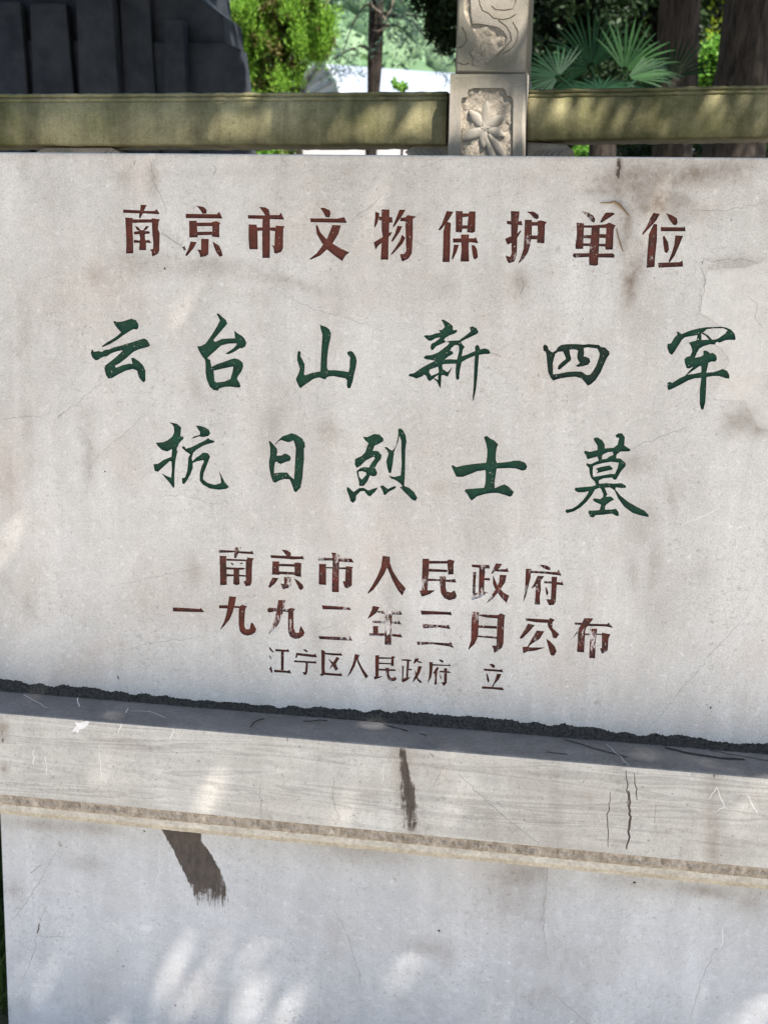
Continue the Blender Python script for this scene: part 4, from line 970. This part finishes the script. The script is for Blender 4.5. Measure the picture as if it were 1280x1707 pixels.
# low white garden wall seen through the gap under the rail
a = at(452, 262, 16); b = at(690, 262, 16)
tag(box('white_wall', a.x, b.x + .25, 16, 16.25, TER, at(560, 222, 16).z, M['wallw'], None, .01), 'low white garden wall glimpsed under the left rail', 'wall')

# ------------------------------------------------------------------ hill
n = 90; V = []
def hz_(x, y):
    t = max(0.0, (y - 95) / 150.0)
    return TER - .5 + 95 * t ** 1.15 * (1 + .12 * math.sin(x * .021 + 1) + .06 * math.sin(x * .06)) + (2.5 * math.sin(x * .09 + y * .05) if y > 100 else 0)
for j in range(n + 1):
    for i in range(n + 1):
        x = -260 + 520 * i / n; y = 90 + 230 * j / n
        V.append((x, y, hz_(x, y)))
F = [(j * (n + 1) + i, j * (n + 1) + i + 1, (j + 1) * (n + 1) + i + 1, (j + 1) * (n + 1) + i) for j in range(n) for i in range(n)]
tag(mesh_np('hill', V, F, M['hill'], smooth=True), kind='structure')

# ------------------------------------------------------------------ foliage
def leaves(name, pos, ln, wd, m_, parent=None, up=0.0, out=None, jitter=.35, kind=None):
    """one small diamond leaf per position; up biases the long axis to the sky, out = outward vectors"""
    pos = np.asarray(pos, dtype=float); n = len(pos)
    ax = rng.normal(0, 1, (n, 3)); ax /= np.linalg.norm(ax, axis=1)[:, None]
    if out is not None: ax = ax * .6 + out
    ax[:, 2] += up
    ax /= np.linalg.norm(ax, axis=1)[:, None]
    s = np.cross(ax, rng.normal(0, 1, (n, 3))); s /= np.linalg.norm(s, axis=1)[:, None]
    k = 1 + rng.uniform(-jitter, jitter, (n, 1))
    L = ax * ln * k; W = s * wd * .5 * k
    V = np.stack([pos, pos + L * .45 + W, pos + L, pos + L * .45 - W], 1).reshape(-1, 3)
    F = np.arange(n * 4).reshape(n, 4)
    o = mesh_np(name, V, F, m_, parent)
    if kind: o['kind'] = kind
    return o

def blobs(cl, n):
    """points gathered in clumps: cl = [(centre, (rx, ry, rz))], clumps of sub-clumps so that gaps show"""
    w = np.array([r[0] * r[2] for c, r in cl]); w = w / w.sum(); out = []
    for (c, r), q in zip(cl, w):
        m_ = max(8, int(n * q)); ns = max(5, m_ // 70)
        u = rng.normal(0, 1, (ns, 3)); u /= np.linalg.norm(u, axis=1)[:, None]; u *= rng.uniform(.25, 1, (ns, 1)) ** .5
        sc = np.array(c) + u * np.array(r)
        idx = rng.integers(0, ns, m_)
        out.append(sc[idx] + rng.normal(0, .13, (m_, 3)) * np.array(r))
    return np.vstack(out)

def pxc(px, py, Y, rx, ry, rd=None):
    k = (Y - CAM.y) / FPX; c = at(px, py, Y)
    return (tuple(c), (rx * k, rd if rd else rx * k, ry * k))

def pos_tag(label, cat, base, group=None): return empty('tree' if cat == 'tree' else cat, base, label, cat, group)

# ---- bright juniper
Y = 9.5; base = at(480, 150, Y)
T1 = empty('juniper_tree', (base.x, Y, TER), 'bright yellow-green juniper with upright feathery sprays beside the dark monument', 'tree')
tube('trunk', [(base.x, Y + .3, TER), (base.x + .05, Y + .3, 2.3), (base.x, Y + .3, 3.6)], [.07, .04, .015], M['bark'], T1)
cl = [pxc(430, 60, Y, 45, 60), pxc(478, 80, Y, 52, 55), pxc(520, 36, Y, 36, 62), pxc(470, 20, Y, 55, 50), pxc(420, 120, Y, 24, 40), pxc(543, 62, Y, 18, 28), pxc(490, -60, Y, 45, 70), pxc(462, 150, Y, 42, 50), pxc(450, 250, Y, 45, 80)]
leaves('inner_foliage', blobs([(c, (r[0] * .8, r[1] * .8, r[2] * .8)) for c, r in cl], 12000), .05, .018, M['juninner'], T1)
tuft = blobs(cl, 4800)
zlow = at(480, 105, 9.5).z
tuft = tuft[rng.uniform(0, 1, len(tuft)) < np.clip(1 + (tuft[:, 2] - zlow) * 2.2, .25, 1)]
tp = []; to = []
for q in tuft:
    d = Vector((rng.normal(0, .35), rng.normal(0, .35), 1)).normalized(); L = rng.uniform(.10, .24)
    for k in range(16):
        s = rng.uniform(0, 1); off = Vector(rng.normal(0, 1, 3)) * .034 * (1.05 - s)
        tp.append(tuple(Vector(q) + d * (L * s) + off)); to.append(tuple(d * 1.1 + off * 14))
leaves('crown', tp, .036, .011, M['juniper'], T1, .4, np.array(to))

# ---- cedar with a dark trunk and drooping boughs
Y = 13.0
def trunk(px0, py0, w0, px1, py1, w1, Y, parent, m_, zb=TER, name='trunk', ztop=None):
    k = (Y - CAM.y) / FPX; a = at(px0, py0, Y); b = at(px1, py1, Y)
    d = (a - b) / (a.z - b.z)
    lo = b - d * (b.z - zb); hi = a + d * ((ztop or a.z + 3) - a.z)
    pts = []; rad = []
    for i in range(26):
        t = i / 25; p = lo.lerp(hi, t); f = (p.z - b.z) / (a.z - b.z)
        r = .5 * k * (w1 + (w0 - w1) * max(-3, min(f, 1.3)))
        flare = 1 + .5 * max(0, 1 - (p.z - zb) / .5) ** 2
        pts.append(p + Vector((math.sin(p.z * 2.1) * r * .12, math.sin(p.z * 3) * r * .1, 0))); rad.append(r * flare * (1 + .05 * math.sin(p.z * 5)))
    o = tube(name, pts, rad, m_, parent, 18)
    # knobbly bark ridges
    co = np.empty(len(o.data.vertices) * 3, np.float32); o.data.vertices.foreach_get('co', co); co = co.reshape(-1, 3)
    c = np.repeat(np.array([tuple(p) for p in pts]), 18, 0); r = co - c
    co[:] = c + r * (1 + rng.normal(0, .05, (len(co), 1))); o.data.vertices.foreach_set('co', co.ravel())
    return lo, hi
def bough(parent, p0, p1, droop, r, Yd=0):
    p0 = Vector(p0); p1 = Vector(p1); pts = []
    for i in range(7):
        t = i / 6; p = p0.lerp(p1, t); p.z += -droop * t * t + droop * .4 * math.sin(math.pi * t); p += Vector(rng.normal(0, .012, 3)) * (1 if 0 < i else 0)
        pts.append(p)
    tube('branch', pts, [r * (1 - .8 * i / 6) for i in range(7)], M['darkbark'], parent, 6)
    return pts
base = at(624, 150, Y)
T2 = empty('cedar_tree', (base.x, Y, TER), 'cedar with a straight dark trunk and drooping blue-green boughs in front of the hill', 'tree')
trunk(627, 0, 25, 622, 152, 21, Y, T2, M['darkbark'], ztop=9)
cp = []
for (a, b, dr) in (((627, 20), (740, 60), .25), ((627, 10), (575, 60), .35), ((627, -30), (700, 20), .2), ((627, -30), (560, 5), .2), ((627, 45), (690, 45), .15), ((627, 80), (575, 105), .15), ((627, 30), (745, 20), .2), ((627, -60), (650, 0), .3)):
    ln = bough(T2, at(*a, Y), at(*b, Y) + Vector((0, rng.uniform(-1.0, .4), 0)), dr, .022)
    for p in ln[2:]:
        for k in range(5):
            q = p + Vector(rng.normal(0, .09, 3)); n_ = 20
            dd = Vector((rng.normal(0, 1), rng.normal(0, .6), -.45)).normalized(); L = rng.uniform(.12, .34)
            for j in range(n_): cp.append(tuple(q + dd * (L * rng.uniform(0, 1)) + Vector(rng.normal(0, .02, 3))))
far = blobs([pxc(742, 62, Y, 22, 50), pxc(655, -8, Y, 60, 20), pxc(600, -70, Y, 120, 40)], 1900)
leaves('needles', np.vstack([np.array(cp), far]), .055, .012, M['cedar'], T2, -.25)
# pale curling vine on the cedar trunk
k = at(640, 20, Y - .25)
tube('dead_branch', [at(617, 0, Y - .15), at(622, 12, Y - .25), at(636, 22, Y - .3), at(645, 38, Y - .3), at(642, 48, Y - .25), at(630, 52, Y - .2), at(620, 50, Y - .2)], [.009, .012, .012, .011, .011, .009, .006], M['vine'], T2, 6)
tube('dead_branch', [at(656, 0, Y - .1), at(652, 16, Y - .2), at(642, 30, Y - .2)], [.01, .009, .008], M['vine'], T2, 6)

# ---- dark cypress to the left of the post
Y = 8.0; base = at(735, 100, Y)
T3 = empty('cypress_tree', (base.x, Y, TER), 'dense dark green cypress hanging beside the carved post', 'tree')
tube('trunk', [(base.x + .25, Y, TER), (base.x + .2, Y, 3), (base.x + .2, Y, 7)], [.1, .08, .04], M['darkbark'], T3)
leaves('crown', blobs([pxc(742, 30, Y, 34, 55), pxc(730, -30, Y, 52, 50), pxc(795, 60, Y, 34, 60), pxc(795, -60, Y, 80, 90), pxc(720, 22, Y, 14, 22)], 15000), .06, .022, M['dark'], T3, -.3)

# ---- dark evergreens right of the post
rows = [('dark broad evergreen directly right of the carved post, behind the palm', 930, 11.0, [(915, 20, 44, 60), (960, 40, 60, 70), (1000, 10, 70, 70), (930, -90, 120, 80), (950, 140, 90, 70), (912, 110, 30, 50)], 'dark'),
        ('dark evergreen filling the gap behind the upright palm fan', 1090, 11.5, [(1070, 30, 50, 70), (1100, -60, 100, 80), (1060, 120, 60, 60), (1130, 60, 40, 80), (1040, 210, 90, 60)], 'dark'),
        ('shadowy evergreen at the right edge behind the thick trunk', 1270, 12.0, [(1260, 30, 60, 90), (1330, 60, 80, 100), (1250, -90, 100, 80), (1290, 200, 80, 80)], 'dark')]
for lab, px, Y, cs, mk in rows:
    b = at(px, 100, Y)
    e = empty('evergreen_tree', (b.x, Y, TER), lab, 'tree')
    tube('trunk', [(b.x, Y, TER), (b.x + .05, Y, 3), (b.x - .1, Y, 7)], [.13, .1, .04], M['darkbark'], e)
    leaves('crown', blobs([pxc(x, y, Y, rx, ry, .5) for x, y, rx, ry in cs], 17000), .085, .035, M[mk], e)
# ---- sunlit yellow-green trees further back
for lab, px, Y, cs, n_ in (('sunlit yellow-green tree seen between the two brown trunks at the right', 1188, 15.0, [(1190, 20, 34, 60), (1180, 90, 30, 30), (1215, 60, 24, 50), (1190, -60, 60, 60), (1150, 60, 30, 60)], 9000),
                           ('small patch of sunlit foliage just right of the carved post', 903, 16.0, [(902, 52, 16, 14), (935, 25, 16, 12), (985, 12, 22, 12), (1090, 20, 18, 20)], 2200)):
    b = at(px, 100, Y)
    e = empty('leafy_tree', (b.x, Y, TER), lab, 'tree')
    tube('trunk', [(b.x, Y, TER), (b.x, Y, 4), (b.x, Y, 7)], [.1, .08, .03], M['bark'], e)
    leaves('crown', blobs([pxc(x, y, Y, rx, ry, .4) for x, y, rx, ry in cs], n_), .09, .05, M['yellow'], e)
# far dark belt of wood behind everything on the right
cs = [pxc(x, y, 22.0 + (x % 3), 95, 80, 1.2) for x in range(880, 1560, 90) for y in (-160, -40, 70, 180, 260)]
tag(leaves('far_wood', blobs(cs, 30000), .24, .12, M['dark']), kind='stuff')

# ---- two big trunks
def big(px0, w0, px1, w1, Y, m_, lab, crown):
    b = at(px1, 150, Y)
    e = empty('conifer_tree', (b.x, Y, TER), lab, 'tree')
    lo, hi = trunk(px0, 0, w0, px1, 150, w1, Y, e, m_, ztop=6.2)
    leaves('crown', blobs(crown, 9000), .16, .06, M['dark'], e)
    return e
big(1133, 60, 1128, 63, 6.0, M['bark'], 'brown-barked straight trunk standing just right of the palm', [((.6, 5.5, 6.6), (1.6, 1.2, .9)), ((1.9, 5.0, 7.4), (1.5, 1.2, .9))])
big(1262, 82, 1242, 92, 5.2, M['bark'], 'thick dark leaning trunk at the right edge of the picture', [((2.6, 4.4, 6.2), (1.4, 1.2, .9)), ((3.4, 5.2, 7.2), (1.4, 1.2, .9))])

# ---- bright shrub between the trunks and patches below the rail
for lab, px, py, Y, rx, ry, n_ in (('glossy bright green shrub between the two trunks at the right', 1187, 118, 9.0, 34, 40, 3600), ('bright green bush glimpsed under the right rail beside the carved bracket', 985, 262, 9.5, 30, 22, 2600),
                                   ('small bright green plant glimpsed under the left rail', 440, 258, 9.0, 9, 14, 500), ('low dark bush glimpsed under the right rail', 1200, 256, 7.5, 40, 14, 1400),
                                   ('dim leafy bush under the right rail left of the brown trunk', 1070, 258, 8.0, 34, 14, 1400), ('tiny bright sprout above the rail in front of the white roof', 668, 147, 9.0, 7, 7, 90)):
    b = at(px, py, Y)
    e = empty('shrub', (b.x, Y, TER), lab, 'shrub')
    tube('stem', [(b.x, Y, TER), (b.x + .03, Y, b.z)], [.02, .01], M['bark'], e, 6)
    dim = 'd' in lab.split()[0][:1] or 'dark' in lab
    leaves('foliage', blobs([pxc(px, py, Y, rx, ry, .25)], n_), .06, .03, M['dark'] if dim else M['shrub'], e)

# ---- fan palm
PX, PY, Y = 1030, 150, 4.6
b = at(1005, 200, Y)
PALM = empty('fan_palm', (b.x, Y, TER), 'fan palm with spiky radiating fronds between the carved post and the brown trunk', 'palm')
tube('trunk', [(b.x, Y, TER), (b.x + .02, Y, 1.6), (b.x, Y, b.z)], [.09, .08, .07], M['bark'], PALM, 10)
def frond(cx_, cy_, Yc, R, a0, a1, n_, tilt, lean=0.0, mk='palm'):
    """fan of pleated blades round a hub"""
    hub = at(cx_, cy_, Yc); R *= (Yc - CAM.y) / FPX; V = []; F = []
    u = Vector((1, 0, 0)); w = Vector((0, math.sin(tilt), math.cos(tilt))); nn = u.cross(w)
    for i in range(n_):
        a = R_(a0 + (a1 - a0) * (i + rng.uniform(-.2, .2)) / (n_ - 1)); d = (u * math.cos(a) + w * math.sin(a)); s = nn.cross(d).normalized()
        L = R * rng.uniform(.86, 1.05); wd = R * .024; dr = rng.uniform(.02, .14) * R
        k = len(V)
        for t, ww, dz in ((.08, .25, 0), (.35, .8, .0), (.62, 1.0, .2), (.85, .55, .6), (1.0, .05, 1.0)):
            c = hub + d * (L * t) + nn * (lean * R * t * t) - Vector((0, 0, dr * dz)); fold = nn * (wd * .35 * ww)
            V += [tuple(c - s * wd * ww), tuple(c + fold), tuple(c + s * wd * ww)]
        for j in range(4):
            for q in (0, 1):
                p_ = k + j * 3 + q; F.append((p_, p_ + 1, p_ + 4, p_ + 3))
    o = mesh_np('frond', V, F, M[mk], PALM)
    tube('stalk', [Vector((b.x, Y, b.z)), (Vector((b.x, Y, b.z)) + hub) / 2 + Vector((0, 0, .02)), hub], [.012, .009, .007], M['palm'], o, 6)
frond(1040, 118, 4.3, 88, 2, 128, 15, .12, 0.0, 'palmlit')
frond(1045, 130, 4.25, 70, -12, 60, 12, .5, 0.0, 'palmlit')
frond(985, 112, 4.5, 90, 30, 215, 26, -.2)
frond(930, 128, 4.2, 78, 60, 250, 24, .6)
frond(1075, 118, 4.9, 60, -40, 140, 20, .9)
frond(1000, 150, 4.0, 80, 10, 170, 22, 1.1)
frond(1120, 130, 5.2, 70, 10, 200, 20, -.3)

# ---- woods on the far hill
ico = bmesh.new(); bmesh.ops.create_icosphere(ico, subdivisions=1, radius=1); IV = np.array([tuple(v.co) for v in ico.verts]); IF = np.array([[v.index for v in f.verts] for f in ico.faces]); ico.free()
V = []; F = []; off = 0; lp = []
for i in range(1500):
    y = rng.uniform(98, 240); x = rng.uniform(-.25, .32) * y - 4; z = hz_(x, y); r = rng.uniform(1.6, 3.6)
    c = np.array((x, y, z + r * .5))
    v = IV * r * (1 + rng.normal(0, .16, (len(IV), 1))) * np.array((1, 1, 1.1)) + c
    V.append(v); F.append(IF + off); off += len(IV)
    u = rng.normal(0, 1, (26, 3)); u /= np.linalg.norm(u, axis=1)[:, None]; lp.append(c + u * r)
tag(mesh_np('hill_wood', np.vstack(V), np.vstack(F), M['hilltree']), kind='stuff')
tag(leaves('hill_foliage', np.vstack(lp), 1.2, .8, M['hilltree']), kind='stuff')

# ------------------------------------------------------------------ the tree whose crown dapples the tablet
SH = empty('shade_tree', (3.4, .1, 0), 'broad leafy tree whose overhanging crown shades the tablet from above, outside the picture', 'tree')
tube('trunk', [(3.4, .1, 0), (3.3, .05, 1.5), (3.0, -.1, 3.0), (2.6, -.2, 4.0)], [.26, .2, .17, .12], M['bark'], SH, 14)
for q in ((-.6, -.6, 5.5), (.4, .4, 5.6), (1.5, -.9, 5.4), (-.9, .6, 5.7), (1.6, 1.0, 5.5)):
    tube('branch', [(2.65, -.2, 3.9), ((2.9 + q[0]) / 2, (q[1] - .1) / 2, 5.1), q], [.035, .02, .008], M['bark'], SH, 8)
N_ = 150000
L_ = np.stack([rng.uniform(-1.4, 4.6, N_), rng.uniform(-1.9, 1.5, N_), rng.uniform(3.5, 5.3, N_)], 1)
S_ = np.array(tuple(SUN))
def land(L, Yp):
    t = (L[:, 1] - Yp) / S_[1]; return L - S_ * t[:, None], t
def inside(Q, spots, Yp, pad=0.0):
    m_ = np.zeros(len(Q)); k = (Yp - CAM.y) / FPX
    for px, py, rx, ry, slant, pr in spots:
        c = at(px, py, Yp); dz = (Q[:, 2] - c.z) / k; dx = (Q[:, 0] - c.x) / k - slant * dz; pd = pad / k
        m_ = np.maximum(m_, pr * (((dx / (rx + pd)) ** 2 + (dz / (ry + pd)) ** 2) < 1))
    return m_
Q0, t0 = land(L_, 0.0); Q1, t1 = land(L_, 1.0)
zr = np.where(t0 > 0, Q0[:, 2], 9)
kill = rng.uniform(0, 1, N_)
# sun reaches the foot of the pedestal and the open ground in front of it
ok = (zr > -0.34 + .04 * np.sin(Q0[:, 0] * 7) + .04 * np.sin(Q0[:, 0] * 17 + 1))
spots1 = [(930, 200, 22, 60, .75, 1), (890, 235, 22, 30, .7, .9), (985, 158, 90, 12, 0, .97), (1085, 200, 22, 50, .5, .8), (1180, 162, 60, 13, 0, .85), (600, 210, 30, 50, .7, 1), (660, 160, 90, 10, 0, .7),
          (722, 210, 30, 52, .5, 1), (392, 160, 28, 26, .6, 1), (398, 205, 24, 44, .3, .85), (820, 60, 42, 34, .2, 1), (800, 95, 20, 20, 0, .7), (765, 205, 16, 60, .2, .97), (868, 180, 12, 60, 0, .7), (550, 228, 40, 18, 0, .7), (40, 190, 60, 20, .3, .35), (1240, 200, 22, 50, .5, .35), (200, 200, 24, 40, .5, .25)]
spots0 = [(272, 1635, 30, 84, .42, .66), (335, 1585, 44, 20, .4, .5), (410, 1690, 70, 44, .3, .42), (515, 1665, 34, 72, .42, .62), (590, 1700, 60, 34, .3, .35), (560, 1262, 150, 26, 0, .35)]
in0 = inside(Q0, spots0, 0.0, .025); in1 = inside(Q1, spots1, 1.0, .07)
ok &= ~((kill < in0) & (t0 > 0))
ok &= ~((kill < in1) & (t1 > 0))
# no leaf may cut the picture itself
leaves('crown', L_[ok], .062, .046, M['leaf'], SH)

# unseen crown added and trimmed to keep the dark monument's front in shade
SH2 = empty('shade_tree', (-4.6, 4.4, TER), 'unseen leafy tree added left of the frame to shade the front of the dark monument', 'tree')
tube('trunk', [(-4.6, 4.4, TER), (-4.3, 4.45, 3), (-3.8, 4.6, 4.6), (-3.0, 4.8, 5.4), (-1.0, 4.8, 6.2)], [.22, .17, .13, .08, .02], M['bark'], SH2, 12)
L2 = np.stack([rng.uniform(-4.4, .4, 42000), rng.uniform(3.4, 5.85, 42000), rng.uniform(4.1, 6.4, 42000)], 1)
Q6, t6 = land(L2, 6.0)
e0 = at(411, 152, 6.0); edge = e0.x - .05 - .085 * (Q6[:, 2] - e0.z)
leaves('crown', L2[(t6 > 0) & (Q6[:, 0] < edge)], .11, .08, M['leaf'], SH2)
